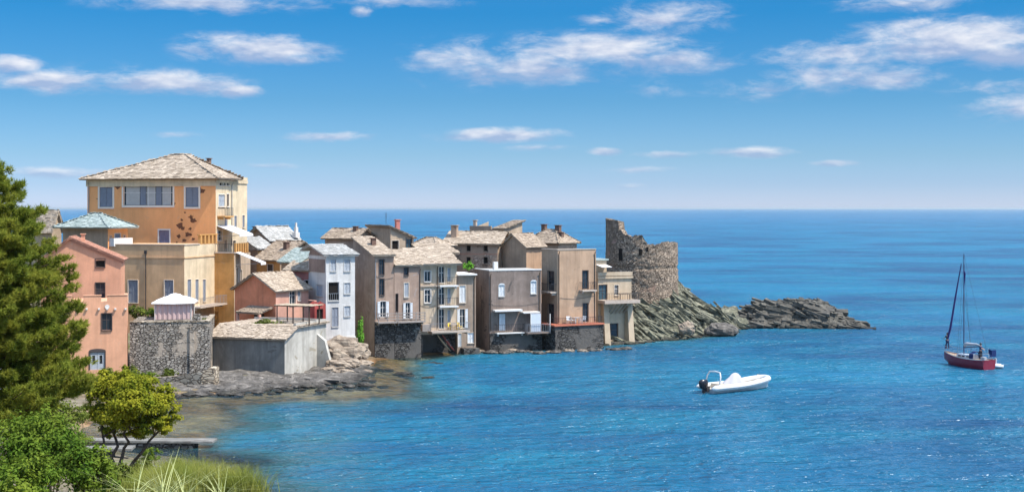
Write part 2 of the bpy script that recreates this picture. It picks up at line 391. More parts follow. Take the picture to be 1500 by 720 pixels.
class House:
    """a building seen over its corner B; left face L runs back-left to A, right face R back-right to C"""
    def __init__(s, name, label, cat, A, B, C, Y=None, th=0, zb=0, on=None, w=None, d=None, group=None):
        if on: s.th = on.th; q = on.Rpt(B); s.X, s.Y = q
        else: s.th = R(th); s.Y = Y; s.X = (B - CX) * Y / F
        s.c, s.s = math.cos(s.th), math.sin(s.th); s.zb = zb
        s.o = thing(name, (s.X, s.Y, zb), label, cat, group, -s.th)
        s.w = w or -s.u('L', A); s.d = d or s.u('R', C); s.op = {'L': [], 'R': []}
    def u(s, f, px):
        r = (px - CX) / F
        if f == 'L': return -(s.X - r * s.Y) / (s.c + r * s.s)
        return (r * s.Y - s.X) / (s.s - r * s.c)
    def dep(s, f, u): return s.Y - s.s * u if f == 'L' else s.Y + s.c * u
    def z(s, py, f='L', u=0): return CAMH - (py - HY) * s.dep(f, u) / F - s.zb
    def Rpt(s, px):
        m = s.u('R', px); return s.X + s.s * m, s.Y + s.c * m
    def T(s, f):
        return (lambda u, o, z: (u, -o, z)) if f == 'L' else (lambda u, o, z: (o, u, z))
    def bx(s, mb, f, u0, u1, o0, o1, z0, z1, mi=0):
        a = s.T(f)(u0, o0, z0); b = s.T(f)(u1, o1, z1)
        mb.box(a[0], b[0], a[1], b[1], a[2], b[2], mi)
    def rect(s, f, x0, y0, x1, y1):
        u0, u1 = s.u(f, x0), s.u(f, x1); um = (u0 + u1) / 2
        return u0, u1, s.z(y1, f, um), s.z(y0, f, um)
    def win(s, f, x0, y0, x1, y1, style='shut', sh='shblue', fr='frame', fw=.10, lab=None, cut=True, arch=False):
        u0, u1, z0, z1 = s.rect(f, x0, y0, x1, y1)
        z0 = max(z0, .02)
        if cut: s.op[f].append((u0, u1, z0, z1))
        door = style.startswith('door'); st = style[4:] if door else style
        m = MB(); o1 = .05
        s.bx(m, f, u0 - fw, u0, .003, o1, z0 - (0 if door else fw), z1 + fw); s.bx(m, f, u1, u1 + fw, .003, o1, z0 - (0 if door else fw), z1 + fw)
        s.bx(m, f, u0, u1, .003, o1, z1, z1 + fw)
        if not door: s.bx(m, f, u0 - fw * .6, u1 + fw * .6, .003, o1 + .07, z0 - fw - .002, z0)
        t = .045
        for a, b in ((u0, u0 + t), (u1 - t, u1)): s.bx(m, f, a, b, -.19, -.11, z0, z1)
        s.bx(m, f, u0 + t, u1 - t, -.19, -.11, z1 - t, z1); s.bx(m, f, u0 + t, u1 - t, -.19, -.11, z0, z0 + t)
        wo = m.build('door' if door else 'window', M[fr], s.o)
        if lab: wo['label'] = lab
        um = (u0 + u1) / 2
        if st == 'shut':
            for a, b in ((u0 + .02, um - .012), (um + .012, u1 - .02)):
                k = MB(); s.bx(k, f, a, b, -.10, -.05, z0 + .02, z1 - .02)
                rl = .07
                for c0, c1 in ((a, a + rl), (b - rl, b)): s.bx(k, f, c0, c1, -.049, -.025, z0 + .03, z1 - .03)
                for zz in (z0 + .03, (z0 + z1) / 2, z1 - .03 - rl): s.bx(k, f, a + rl, b - rl, -.049, -.027, zz, zz + rl)
                k.build('shutter', M[sh], wo)
        else:
            k = MB(); s.bx(k, f, u0 + .04, u1 - .04, -.165, -.15, z0 + .04, z1 - .04)
            k.build('pane' if st != 'hole' else 'recess', M['dark' if st == 'hole' else ('glassb' if st == 'blue' else 'glass')], wo)
            if st in ('glass', 'open', 'blue'):
                k = MB(); s.bx(k, f, um - .03, um + .03, -.149, -.12, z0 + .05, z1 - .05)
                if z1 - z0 > 1.2:
                    zz = z0 + (z1 - z0) * .6; s.bx(k, f, u0 + .05, um - .031, -.149, -.122, zz, zz + .05); s.bx(k, f, um + .031, u1 - .05, -.149, -.122, zz, zz + .05)
                k.build('mullion', M['framew' if fr != 'framed' else 'framed'], wo)
            if st == 'open':
                ww = (u1 - u0) * .5
                for a, b in ((u0 - ww - .02, u0 - .02), (u1 + .02, u1 + ww + .02)):
                    k = MB(); s.bx(k, f, a, b, .055, .10, z0 + .02, z1 - .02)
                    for zz in (z0 + .04, (z0 + z1) / 2, z1 - .12): s.bx(k, f, a + .05, b - .05, .101, .12, zz, zz + .07)
                    k.build('shutter', M[sh], wo)
        return wo
    def _facade(s, mb, f, u0, u1, z1, mi, dep=.2):
        T = s.T(f); us = sorted({u0, u1} | {q for o in s.op[f] for q in o[:2] if u0 < q < u1})
        zs = sorted({0, z1} | {q for o in s.op[f] for q in o[2:] if 0 < q < z1})
        for i in range(len(us) - 1):
            for j in range(len(zs) - 1):
                cu, cz = (us[i] + us[i + 1]) / 2, (zs[j] + zs[j + 1]) / 2
                if any(o[0] < cu < o[1] and o[2] < cz < o[3] for o in s.op[f]): continue
                mb.face([T(us[i], 0, zs[j]), T(us[i + 1], 0, zs[j]), T(us[i + 1], 0, zs[j + 1]), T(us[i], 0, zs[j + 1])], mi)
        for (a, b, c, d) in s.op[f]:
            for p, q in (((a, c), (a, d)), ((a, d), (b, d)), ((b, d), (b, c)), ((b, c), (a, c))):
                mb.face([T(p[0], 0, p[1]), T(q[0], 0, q[1]), T(q[0], -dep, q[1]), T(p[0], -dep, p[1])], mi)
            mb.face([T(a, -dep, c), T(b, -dep, c), T(b, -dep, d), T(a, -dep, d)], mi)
    def walls(s, zt, mL, mR=None, gL=None, gR=None, dT=None):
        """zt top of the wall (local); gL / gR: gable outline above it on the L / R face as (u, z) points"""
        mb = MB(); s.zt = zt; w, d = s.w, s.d
        s._facade(mb, 'L', -w, 0, zt, 0); s._facade(mb, 'R', 0, d, zt, 1)
        mb.face([(0, d, 0), (-w, d, 0), (-w, d, zt), (0, d, zt)], 0); mb.face([(-w, d, 0), (-w, 0, 0), (-w, 0, zt), (-w, d, zt)], 1)
        if not (gL or gR): mb.face([(-w, 0, zt), (0, 0, zt), (0, d, zt), (-w, d, zt)], 0)
        if gL:
            pts = [(-w, zt)] + gL + [(0, zt)]
            mb.face([(u, 0, z) for u, z in reversed(pts)], 0); mb.face([(u, d, z) for u, z in pts], 0)
        if gR:
            pts = [(0, zt)] + gR + [(d, zt)]
            mb.face([(0, u, z) for u, z in reversed(pts)], 1); mb.face([(-w, u, z) for u, z in pts], 1)
        return mb.build('wall', [M[mL], M[mR or mL]], s.o)
    def gable_x(s, zt, zr, mat='lauze', yr=None, ov=.35, size=.6, zback=None):   # ridge parallel to the L face
        yr = s.d / 2 if yr is None else yr; w, d = s.w, s.d; k = (zr - zt) / yr; zb = zt if zback is None else zback
        k2 = (zr - zb) / max(.01, d - yr); mb = MB(); h = .13
        roof_plane(mb, (-w - ov, -ov, zt - k * ov + h), (ov, -ov, zt - k * ov + h), (ov, yr, zr + h), (-w - ov, yr, zr + h), size)
        if d - yr > .2: roof_plane(mb, (ov, d + ov, zb - k2 * ov + h), (-w - ov, d + ov, zb - k2 * ov + h), (-w - ov, yr, zr + h), (ov, yr, zr + h), size)
        return mb.build('roof', M[mat], s.o)
    def gable_y(s, zt, zr, mat='lauze', xr=None, ov=.35, size=.6):   # ridge parallel to the R face
        xr = -s.w / 2 if xr is None else xr; w, d = s.w, s.d; k = (zr - zt) / -xr; k2 = (zr - zt) / (w + xr); mb = MB(); h = .13
        roof_plane(mb, (ov, -ov, zt - k * ov + h), (ov, d + ov, zt - k * ov + h), (xr, d + ov, zr + h), (xr, -ov, zr + h), size)
        roof_plane(mb, (-w - ov, d + ov, zt - k2 * ov + h), (-w - ov, -ov, zt - k2 * ov + h), (xr, -ov, zr + h), (xr, d + ov, zr + h), size)
        return mb.build('roof', M[mat], s.o)
    def hip(s, zt, zr, x0, x1, y0, y1, r0, r1, mat='lauze', size=.6):
        mb = MB(); yr = (y0 + y1) / 2; h = .13; zt += h; zr += h
        e = [(x0, y0, zt), (x1, y0, zt), (x1, y1, zt), (x0, y1, zt)]; a = (r0, yr, zr); b = (r1, yr, zr)
        roof_plane(mb, e[0], e[1], b, a, size); roof_plane(mb, e[1], e[2], b, b, size)
        roof_plane(mb, e[2], e[3], a, b, size); roof_plane(mb, e[3], e[0], a, a, size)
        return mb.build('roof', M[mat], s.o)
    def shed(s, pts, mat='lauze', size=.6, name='roof'):
        mb = MB(); roof_plane(mb, *pts, size); return mb.build(name, M[mat], s.o)
    def part(s, name, mat, boxes, parent=None, lab=None):
        mb = MB()
        for b in boxes: mb.box(*b)
        o = mb.build(name, M[mat] if isinstance(mat, str) else mat, parent or s.o)
        if lab: o['label'] = lab
        return o
    def fpart(s, name, mat, f, rects, o0, o1, parent=None, lab=None):  # boxes on a face, picture rows / columns
        mb = MB()
        for r in rects:
            u0, u1, z0, z1 = s.rect(f, *r); s.bx(mb, f, u0, u1, o0, o1, z0, z1)
        o = mb.build(name, M[mat], parent or s.o)
        if lab: o['label'] = lab
        return o
    def balcony(s, f, x0, x1, py, out=1.0, rail='iron', mat='slab', rh=.95, th=.16, lab=None, brackets=True):
        u0, u1 = s.u(f, x0), s.u(f, x1); z = s.z(py, f, (u0 + u1) / 2); m = MB()
        s.bx(m, f, u0, u1, .004, out, z - th, z)
        if brackets:
            for uu in (u0 + .15, u1 - .27): s.bx(m, f, uu, uu + .12, .004, out * .7, z - th - .25, z - th - .003)
        b = m.build('balcony', M[mat], s.o)
        if lab: b['label'] = lab
        s.rail(f, u0, u1, out, z, rh, rail, b); return b
    def rail(s, f, u0, u1, out, z, rh, rail, parent, name='railing'):
        m = MB(); o = out - .05
        if rail == 'glass' or rail == 'wall':
            s.bx(m, f, u0, u1, o - .03, o + .03, z + .003, z + rh)
            for uu in (u0, u1 - .06): s.bx(m, f, uu, uu + .06, .06, o - .031, z + .003, z + rh)
        elif rail == 'wood':
            for zz in (.25, .55, .88): s.bx(m, f, u0, u1, o - .02, o + .02, z + zz, z + zz + .10)
            n = max(2, int((u1 - u0) / 1.1))
            for i in range(n + 1):
                uu = lerp(u0 + .05, u1 - .05, i / n); s.bx(m, f, uu - .05, uu + .05, o - .08, o - .021, z + .003, z + 1.02)
        else:
            for zz in (.06, rh - .04): s.bx(m, f, u0, u1, o - .02, o + .02, z + zz, z + zz + .04)
            for uu in (u0, u1 - .04): s.bx(m, f, uu, uu + .04, .06, o - .021, z + rh - .04, z + rh)
            n = max(3, int((u1 - u0) / .22))
            for i in range(n + 1):
                uu = lerp(u0 + .02, u1 - .02, i / n); s.bx(m, f, uu - .013, uu + .013, o - .013, o + .013, z + .101, z + rh - .041)
            for i in range(1, 4):
                oo = out * i / 4
                for uu in (u0 + .02, u1 - .02): s.bx(m, f, uu - .013, uu + .013, oo - .013, oo + .013, z + .003, z + rh - .041)
        return m.build(name, M['wood' if rail == 'wood' else ('glassb' if rail == 'glass' else ('iron' if rail == 'iron' else ('irong' if rail == 'grey' else 'slabw')))], parent)
    def chimney(s, x, y, z0, h, wx=.6, wy=.5, mat='chimney', cap=True):
        mb = MB(); mb.box(x - wx / 2, x + wx / 2, y - wy / 2, y + wy / 2, z0, z0 + h)
        if cap: mb.box(x - wx / 2 - .1, x + wx / 2 + .1, y - wy / 2 - .1, y + wy / 2 + .1, z0 + h + .001, z0 + h + .09)
        return mb.build('chimney', M[mat], s.o)

# ------------------------------------------------------------------ land, sea floor, sea
LAND = np.array([(-400,-200),(60,-200),(60,0),(40,12),(18,24),(6,44),(-4,58),(-13.5,75),(-22,88),(-29.5,96),(-33.5,105),(-34,113),(-32.5,122.5),(-25,127.5),(-19.5,130.5),(-16.5,133.5),(-15.8,142),
 (-15.2,153.5),(-7.2,161.5),(-4,163.5),(4.1,167),(13.5,175.5),(22,181),(27,188),(26,197),(12,207),(-10,213),(-50,230),(-120,280),(-400,400)], float)
def shore_dist(X, Y):      # signed distance to the shoreline, positive on land
    d = np.full(X.shape, 1e9); ins = np.zeros(X.shape, bool); n = len(LAND)
    for i in range(n):
        a, b = LAND[i], LAND[(i + 1) % n]; e = b - a
        t = np.clip(((X - a[0]) * e[0] + (Y - a[1]) * e[1]) / (e @ e), 0, 1)
        d = np.minimum(d, np.hypot(X - a[0] - t * e[0], Y - a[1] - t * e[1]))
        c = ((a[1] > Y) != (b[1] > Y)) & (X < e[0] * (Y - a[1]) / (e[1] if abs(e[1]) > 1e-9 else 1e-9) + a[0]); ins ^= c
    return np.where(ins, d, -d)
def fbm(x, y, z=0, o=4): return mnoise.fractal(Vector((x, y, z)), 1.0, 2.0, o)
def fbm_arr(X, Y, k, o=4, z=0): return np.array([fbm(a * k, b * k, z, o) for a, b in zip(X.ravel(), Y.ravel())]).reshape(X.shape)
def land_z(X, Y, nz=None):
    d = shore_dist(X, Y)
    if nz is None: nz = fbm_arr(X, Y, .16)
    hill = np.minimum(.92 * d, np.maximum(16.42 - .1985 * Y, .8 + .10 * d))
    hill = np.where(Y < 0, np.minimum(.66 * d, 15.4), hill)
    vil = np.minimum(.4 * d, .15 + .055 * d + .11 * np.maximum(0, d - 11))
    t = np.clip((Y - 84) / 26, 0, 1); up = hill * (1 - t) + vil * t
    cove = np.exp(-((Y - 117) / 26) ** 2) * np.clip((6 - X) / 14, 0, 1)
    slope = .30 - .235 * cove
    dn = np.maximum(slope * d, -7)
    z = np.where(d > 0, up, dn)
    return z + nz * np.clip(.14 + np.abs(d) * .03, 0, np.where(Y < 92, .16, .45))
def axis(segs):
    out = []
    for a, b, st in segs: out += list(np.arange(a, b, st))
    return np.array(out + [segs[-1][1]])
def sheet(name, xs, ys, zf, mat, attr=None):
    X, Y = np.meshgrid(xs, ys); Z = zf(X, Y); n, m = X.shape
    V = np.stack([X, Y, Z], -1).reshape(-1, 3); i = np.arange(n * m).reshape(n, m)
    Fc = np.stack([i[:-1, :-1], i[:-1, 1:], i[1:, 1:], i[1:, :-1]], -1).reshape(-1, 4)
    o = fmesh(name, V, Fc, mat); o.data.polygons.foreach_set('use_smooth', [True] * len(Fc))
    if attr is not None:
        a = o.data.attributes.new('shoal', 'FLOAT', 'POINT'); a.data.foreach_set('value', attr(X, Y).ravel().astype(np.float32))
    return o
def ground_mat():
    g = G('ground_earth_and_seabed'); v = g.coord()
    n = g.noise(v, .5, 8, .65, .3); n2 = g.noise(v, .12, 5, .6); n3 = g.noise(v, 2.2, 6, .7)
    land = g.mix(g.ramp(n, [(.35, 0.), (.65, 1.)]), (.11, .09, .055), (.25, .21, .15))
    land = g.mix(g.ramp(n2, [(.5, 0.), (.62, 1.)]), land, (.09, .11, .03))
    bed = g.mix(g.ramp(n, [(.36, 0.), (.6, 1.)]), (.055, .034, .016), (.27, .145, .062))
    bed = g.mix(g.math('MULTIPLY', g.ramp(n2, [(.45, 0.), (.6, 1.)]), .6), bed, (.36, .27, .17))
    bed = g.mix(g.math('MULTIPLY', g.ramp(n3, [(.5, 0.), (.66, 1.)]), .5), bed, (.03, .028, .012))
    sp = g.N.new('ShaderNodeSeparateXYZ'); g.L.new(v, sp.inputs[0])
    c = g.mix(g.ramp(sp.outputs[2], [(.05, 0.), (.4, 1.)]), bed, land)
    return g.done(g.principled(c, .95, g.bump(n3, .15, .8), .1))
tag(sheet('ground', axis([(-400,-140,20),(-140,-60,2.5),(-60,50,1.0),(50,80,5)]), axis([(-200,0,20),(0,80,2),(80,200,1.0),(200,300,5),(300,420,30)]), land_z, ground_mat()), kind='structure')

def shoal_attr(X, Y):     # how much of the sea floor shows through the water
    d = shore_dist(X, Y); nz = fbm_arr(np.where(np.abs(X) < 200, X, 200), np.where(np.abs(Y) < 400, Y, 400), .09, 3)
    cove = np.exp(-((Y - 117) / 24) ** 2) * np.clip((4 - X) / 14, 0, 1)
    wdt = 7 + 20 * cove
    a = np.clip(1 + d / (wdt * (1 + .55 * nz)), 0, 1)
    return a * a * (3 - 2 * a)
def water_mat():
    g = G('sea_water'); v = g.coord()
    at = g.N.new('ShaderNodeAttribute'); at.attribute_name = 'shoal'
    s = g.math('ADD', at.outputs['Fac'], g.math('MULTIPLY', g.math('SUBTRACT', g.noise(v, .33, 6, .65, .6), .5), .55))
    seen = g.ramp(g.math('MULTIPLY', g.ramp(s, [(.22, 0.), (.85, 1.)]), at.outputs['Fac']), [(.02, 0.), (.6, .9)])
    lo = g.noise(g.coord((.012, .02, 1)), 1, 5, .55, .5); lo2 = g.noise(g.coord((.05, .09, 1), (0, 0, R(12))), 1, 5, .6, .4)
    body = g.mix(g.ramp(lo, [(.40, 0.), (.60, 1.)]), (.003, .046, .108), (.006, .116, .205))
    body = g.mix(g.math('MULTIPLY', g.ramp(lo2, [(.42, 0.), (.66, 1.)]), .55), body, (.009, .163, .235))
    sp = g.N.new('ShaderNodeSeparateXYZ'); g.L.new(v, sp.inputs[0])
    body = g.mix(g.math('MULTIPLY', g.ramp(at.outputs['Fac'], [(.0, 0.), (.5, 1.)]), .8), body, (.030, .105, .10))
    # waves: long ripples lying across the view plus small chop
    w1 = g.noise(g.coord((.33, .62, 1), (0, 0, R(-8))), 1, 3, .55, .5)
    w2 = g.noise(g.coord((.95, 1.5, 1), (0, 0, R(9))), 1, 3, .6, .5)
    w3 = g.noise(g.coord((.07, .16, 1), (0, 0, R(-5))), 1, 3, .5, .3)
    h = g.math('ADD', g.math('ADD', g.math('MULTIPLY', w1, 1.0), g.math('MULTIPLY', w2, .38)), g.math('MULTIPLY', w3, 1.3))
    nb = g.N.new('ShaderNodeBump'); g.L.new(h, nb.inputs['Height']); nb.inputs['Distance'].default_value = 1.45
    g.L.new(g.math('MULTIPLY', g.ramp(g.math('DIVIDE', sp.outputs[1], 4000), [(.05, 1.), (.12, .72), (.6, .35)]), g.ramp(lo2, [(.36, .78), (.6, 1.)])), nb.inputs['Strength']); nb = nb.outputs[0]
    df = g.N.new('ShaderNodeBsdfDiffuse'); g.L.new(body, df.inputs[0]); g.L.new(nb, df.inputs['Normal'])
    tr = g.N.new('ShaderNodeBsdfTransparent'); tr.inputs[0].default_value = (.80, .88, .80, 1)
    mx = g.N.new('ShaderNodeMixShader'); g.L.new(seen, mx.inputs[0]); g.L.new(df.outputs[0], mx.inputs[1]); g.L.new(tr.outputs[0], mx.inputs[2])
    gl = g.N.new('ShaderNodeBsdfGlossy'); gl.inputs['Roughness'].default_value = .19; g.L.new(nb, gl.inputs['Normal'])
    gl.inputs[0].default_value = (.85, .93, 1, 1)
    fr = g.N.new('ShaderNodeFresnel'); fr.inputs[0].default_value = 1.33; g.L.new(nb, fr.inputs['Normal'])
    m2 = g.N.new('ShaderNodeMixShader'); g.L.new(g.math('MULTIPLY', fr.outputs[0], .85), m2.inputs[0])
    g.L.new(mx.outputs[0], m2.inputs[1]); g.L.new(gl.outputs[0], m2.inputs[2])
    return g.done(m2.outputs[0])
tag(sheet('sea', axis([(-90000,-5000,17000),(-5000,-400,920),(-400,-70,30),(-70,60,1.0),(60,400,34),(400,5000,920),(5000,90000,17000)]),
          axis([(-300,60,36),(60,215,1.0),(215,500,19),(500,5000,450),(5000,120000,11500)]), lambda X, Y: X * 0, water_mat(), shoal_attr), kind='structure')

# ------------------------------------------------------------------ rock
def slabs(mb, pts, e1, e2, ln, wd, th, tilt=.22):
    """tilted, broken strata slabs: e1 long direction, e2 across"""
    e1 = Vector(e1).normalized(); e2 = Vector(e2); e2 = (e2 - e1 * e2.dot(e1)).normalized()
    for (x, y, z, k) in pts:
        rot = Matrix.Rotation(U(-tilt, tilt), 3, 'X') @ Matrix.Rotation(U(-tilt, tilt), 3, 'Y') @ Matrix.Rotation(U(-tilt * 1.4, tilt * 1.4), 3, 'Z')
        a = rot @ e1; b = rot @ e2; n = a.cross(b).normalized()
        if n.z < 0: n = -n
        L, W, T = U(*ln) * k, U(*wd) * k, U(*th) * k; c = Vector((x, y, z)); taper = U(.45, .95)
        q = [c - a * L / 2 - b * W / 2 * taper, c + a * L / 2 - b * W / 2 * U(.4, 1), c + a * L / 2 * U(.8, 1) + b * W / 2, c - a * L / 2 * U(.7, 1) + b * W / 2 * taper]
        q = [p + Vector((U(-.12, .12), U(-.12, .12), U(-.06, .06))) * k for p in q]
        mb.hexa([p - n * T for p in q] + [p + n * T * U(.0, .35) for p in q])
def rock_sheet(mb, x0, x1, y0, y1, st, hf):
    xs = np.arange(x0, x1 + st / 2, st); ys = np.arange(y0, y1 + st / 2, st)
    mb.grid([[(x, y, hf(x, y)) for x in xs] for y in ys])
# headland of inclined schist under the tower
def crest(prof, x):
    for (a, za), (b, zb) in zip(prof, prof[1:]):
        if a <= x <= b: return za + (zb - za) * (x - a) / (b - a)
    return prof[0][1] if x < prof[0][0] else prof[-1][1]
HC = [(9, 1.2), (12, 2.2), (15.5, 3.4), (18, 4.4), (20, 5.6), (22, 7.0), (23, 7.0), (24.2, 5.7), (26, 4.1), (28, 3.3), (30, 2.9), (32, 2.7), (34, 2.5), (36, 2.4), (38, 2.0)]
HF = [(9, 169), (15, 171.5), (22, 178), (27, 183.5), (29.5, 185.5), (31, 190), (33, 193), (38, 196)]
def head_z(x, y):
    h = crest(HC, x); f = crest(HF, x); w = 11.5 if x < 26 else 7.5
    t = (y - f) / w
    z = h * (1 - abs(1 - t) ** 1.35) if t < 1 else h * (1 - ((t - 1) * w / 9) ** 2)
    if t < 0: z = t * w * .55
    s = x * .60 + (y - 180) * .22 + z * .80          # distance across the strata
    saw = (s * .8 + .4 * fbm(x * .15, y * .15, 7, 3)) % 1.0
    return z + (.8 * (saw - .5) + 1.0 * fbm(x * .35, y * .35, 3, 4)) * min(1, .35 + .25 * max(h, 0)) - .15
mb = MB(); rock_sheet(mb, 9, 38, 166, 202, .3, lambda x, y: head_z(x, y) - .28)
pts = []
while len(pts) < 560:
    x, y = U(13, 33), U(171, 193); z = head_z(x, y)
    if z > .0 and (x - 17.9) ** 2 + (y - 188.5) ** 2 > 30: pts.append((x, y, z - .12, U(.5, 1.2)))
slabs(mb, pts, (.80, -.12, -.58), (.35, .9, .05), (.7, 4.4), (.35, 1.2), (.10, .40), .27)
pts = []
while len(pts) < 60:
    x = U(11, 31); y = crest(HF, x) + U(-.8, .8); pts.append((x, y, .1, U(.4, .95)))
slabs(mb, pts, (.8, -.3, -.2), (.3, .9, .3), (.8, 2.0), (.6, 1.2), (.25, .5), .45)
tag(mb.build('rocky_headland', M['rock']), kind='structure')
IS = [(27, -.8), (30, 1.4), (32.5, 1.3), (34.5, 2.4), (36, 3.9), (38, 3.7), (40.5, 3.5), (43, 4.1), (45, 3.9), (46.6, 2.5), (48.5, 1.4), (50.5, .4), (53, -.8)]
def islet_z(x, y):
    h = crest(IS, x); cy = 198 - .05 * (x - 40); w = 4.8 if y < cy else 5
    z = h * (1 - abs((y - cy) / w) ** 1.6) if h > 0 else h - abs(y - cy) * .3
    s = x * .25 + (y - 190) * .3 + z * 1.1; saw = (s * 1.1) % 1.0
    return z + .45 * (saw - .5) + .9 * fbm(x * .5, y * .5, 9, 4) - .25
mb = MB(); rock_sheet(mb, 26, 54, 190, 206, .3, islet_z)
pts = []
while len(pts) < 330:
    x, y = U(28, 51), U(192.5, 200); z = islet_z(x, y)
    if z > -.1: pts.append((x, y, z, U(.55, 1.2)))
slabs(mb, pts, (.93, -.12, -.22), (.2, .9, .2), (.9, 3.2), (.5, 1.2), (.15, .42), .26)
tag(mb.build('rock_islet', M['islet']), 'long dark jagged rock ridge rising from the sea beyond the headland', 'rock')
# low grey shelves below the boathouse, boulder heap under the white house
mb = MB()
def shelf_z(x, y):
    g = float(land_z(np.array([x]), np.array([y]))[0]); d = float(shore_dist(np.array([x]), np.array([y]))[0])
    lay = fbm(x * .22, y * .5, 5, 4)
    st = (y * .42 + x * .16 + lay * .8) % 1.0
    return g + .34 * (.4 + lay) + .40 * (st - .5) - (.6 if d < -1.5 else 0)
rock_sheet(mb, -33, -12, 117, 146, .3, shelf_z)
pts = []
while len(pts) < 120:
    x, y = U(-31, -15), U(120, 141); z = shelf_z(x, y)
    if -.15 < z < 2.0: pts.append((x, y, z - .12, U(.4, 1.1)))
slabs(mb, pts, (.93, -.3, -.05), (.3, .93, .1), (1.0, 3.8), (.5, 1.5), (.08, .25), .10)
tag(mb.build('rock_shelf', M['shore']), kind='structure')
def boulder(name, c, r, mat, seed, label, group=None, squash=(1, 1, .7), amp=.34):
    m = MB(); rows = []
    for i in range(15):
        th = math.pi * i / 14; row = []
        for k in range(24):
            ph = 2 * math.pi * k / 24; d = Vector((math.sin(th) * math.cos(ph), math.sin(th) * math.sin(ph), math.cos(th)))
            q = d * (1 + amp * fbm(d.x * 1.4 + seed, d.y * 1.4, d.z * 1.4, 4))
            q = Vector([round(w * 3.2) / 3.2 * .35 + w * .65 for w in q])
            row.append((q.x * r * squash[0], q.y * r * squash[1], q.z * r * squash[2]))
        rows.append(row)
    m.grid(rows, closed=True); o = m.build(name, M[mat]); o.location = c
    return tag(o, label, 'rock', group)
# ------------------------------------------------------------------ the village
VG = 'houses of the village'
# -- tall orange house
h = House('tall_house', 'tall orange house with hipped stone roof and a cream right-hand side, highest in the village', 'house', 128, 316, 362, 160, 14, 3, group=VG)
H_BIG = h
for a, b in ((146, 165), (272, 291)): h.win('L', a, 274, b, 303, 'shut', 'shblue', 'frame', .22)
wl = h.win('L', 181, 270, 253, 301, 'glass', fr='frame', fw=.22, lab='wide glazed gallery window under the eaves')
for a, b in ((205, 213), (228, 236)): h.fpart('curtain', 'shblue', 'L', [(a, 272, b, 300)], -.148, -.10, wl)
h.fpart('curtain', 'curtain', 'L', [(184, 272, 204, 300), (214, 272, 227, 300), (237, 272, 250, 300)], -.148, -.13, wl)
h.win('L', 233, 337, 248, 356, 'shut', 'shviolet', 'framew', .16)
for a, b in ((321, 326), (327, 331), (332, 336)): h.win('R', a, 266, b, 272, 'hole', fr='frame', fw=.05)
h.win('R', 320, 285, 329, 302, 'shut', 'shgrey'); h.win('R', 332, 284, 335, 302, 'shut', 'shbrown')
for a, b, c, d in ((329, 333, 318, 333), (343, 346.5, 316, 333), (355, 358, 315, 333)): h.win('R', a, c, b, d, 'shut', 'shblue', fw=.06)
h.win('R', 318, 337, 325, 352, 'glass', fr='framew', fw=.06); h.win('R', 329, 351, 332, 365, 'hole', fw=.05); h.win('R', 341, 352, 345, 370, 'hole', fw=.05)
zt = h.z(263)
h.walls(zt, 'orange', 'cream')
h.part('cornice', 'cream', [(-h.w - .12, .1, -.12, -.003, zt - .75, zt - .02), (.003, .12, -.12, h.d, zt - .35, zt - .02)])
h.hip(zt, zt + 2.9, -h.w - .7, .75, -.7, h.d * .66, -h.w * .40, -h.w * .30, 'lauze', .8)
h.part('parapet', 'cream', [(-.35, .04, h.d * .62, h.d + .05, zt + .01, zt + .42), (-2.5, -.36, h.d - .25, h.d + .05, zt + .01, zt + .35)])
h.chimney(-3.5, 5.3, zt + .5, 2.15, .35, .55); h.chimney(-4.65, 5.0, zt + .6, 1.75, .35, .35); h.chimney(-h.w * .82, 1.1, zt + .35, .8, .35, .4); h.chimney(-h.w * .27, .9, zt + .4, .85, .4, .4)
h.balcony('R', 318, 331, 316, 1.0, 'iron', 'orange2')
h.fpart('bare_render_patch', 'bark', 'L', [], .0, .0) if 0 else None
def awning(h, f, x0, x1, py0, drop, out, name='awning', lab=None):
    u0, u1 = h.u(f, x0), h.u(f, x1); z = h.z(py0, f, (u0 + u1) / 2); T = h.T(f); m = MB()
    q = [T(u0, .05, z), T(u1, .05, z), T(u1, out, z - drop), T(u0, out, z - drop)]
    m.hexa([(p[0], p[1], p[2] - .06) for p in q] + q)
    a, b = T(u0, out - .02, z - drop - .28), T(u1, out + .02, z - drop - .061); m.box(a[0], b[0], a[1], b[1], a[2], b[2])
    o = m.build(name, M['canvas'], h.o)
    for u in (u0 + .08, u1 - .08):
        k = MB(); k.tube([T(u, .05, z - drop - .3), T(u, out - .06, z - drop - .07)], .02, 6); k.build('strut', M['irong'], o)
    if lab: o['label'] = lab
    return o
awning(h, 'R', 317.5, 338, 330, 1.0, 2.9)
# peeled render on the orange front: shallow bare patches
def patch(h, f, px, py, r, seed, mat='brownstone'):
    u = h.u(f, px); z = h.z(py, f, u); T = h.T(f); m = MB(); n = 18; ring = []
    for k in range(n):
        a = 2 * math.pi * k / n; q = r * (1 + .75 * fbm(math.cos(a) * 1.3 + seed, math.sin(a) * 1.3, seed)); ring.append((u + q * math.cos(a), z + q * math.sin(a) * .7))
    m.face([T(a, .012, b) for a, b in ring]); return m.build('bare_patch', M[mat], h.o)
M['scab'] = plain('bare_brown_render', (.17, .075, .04), .95, .1, .5, 0, 6)
for i, (x, y, r) in enumerate(((264, 331, .42), (268, 334, .3), (280, 318, .32), (284, 323, .35), (276, 343, .35), (262, 346, .28), (270, 352, .22), (283, 350, .2), (266, 322, .2), (295, 279, .4), (170, 268, .8), (160, 272, .3), (254, 298, .25), (271, 311, .13), (259, 355, .15), (278, 335, .2))):
    patch(h, 'L', x, y, r, i * 3.1, 'scab')
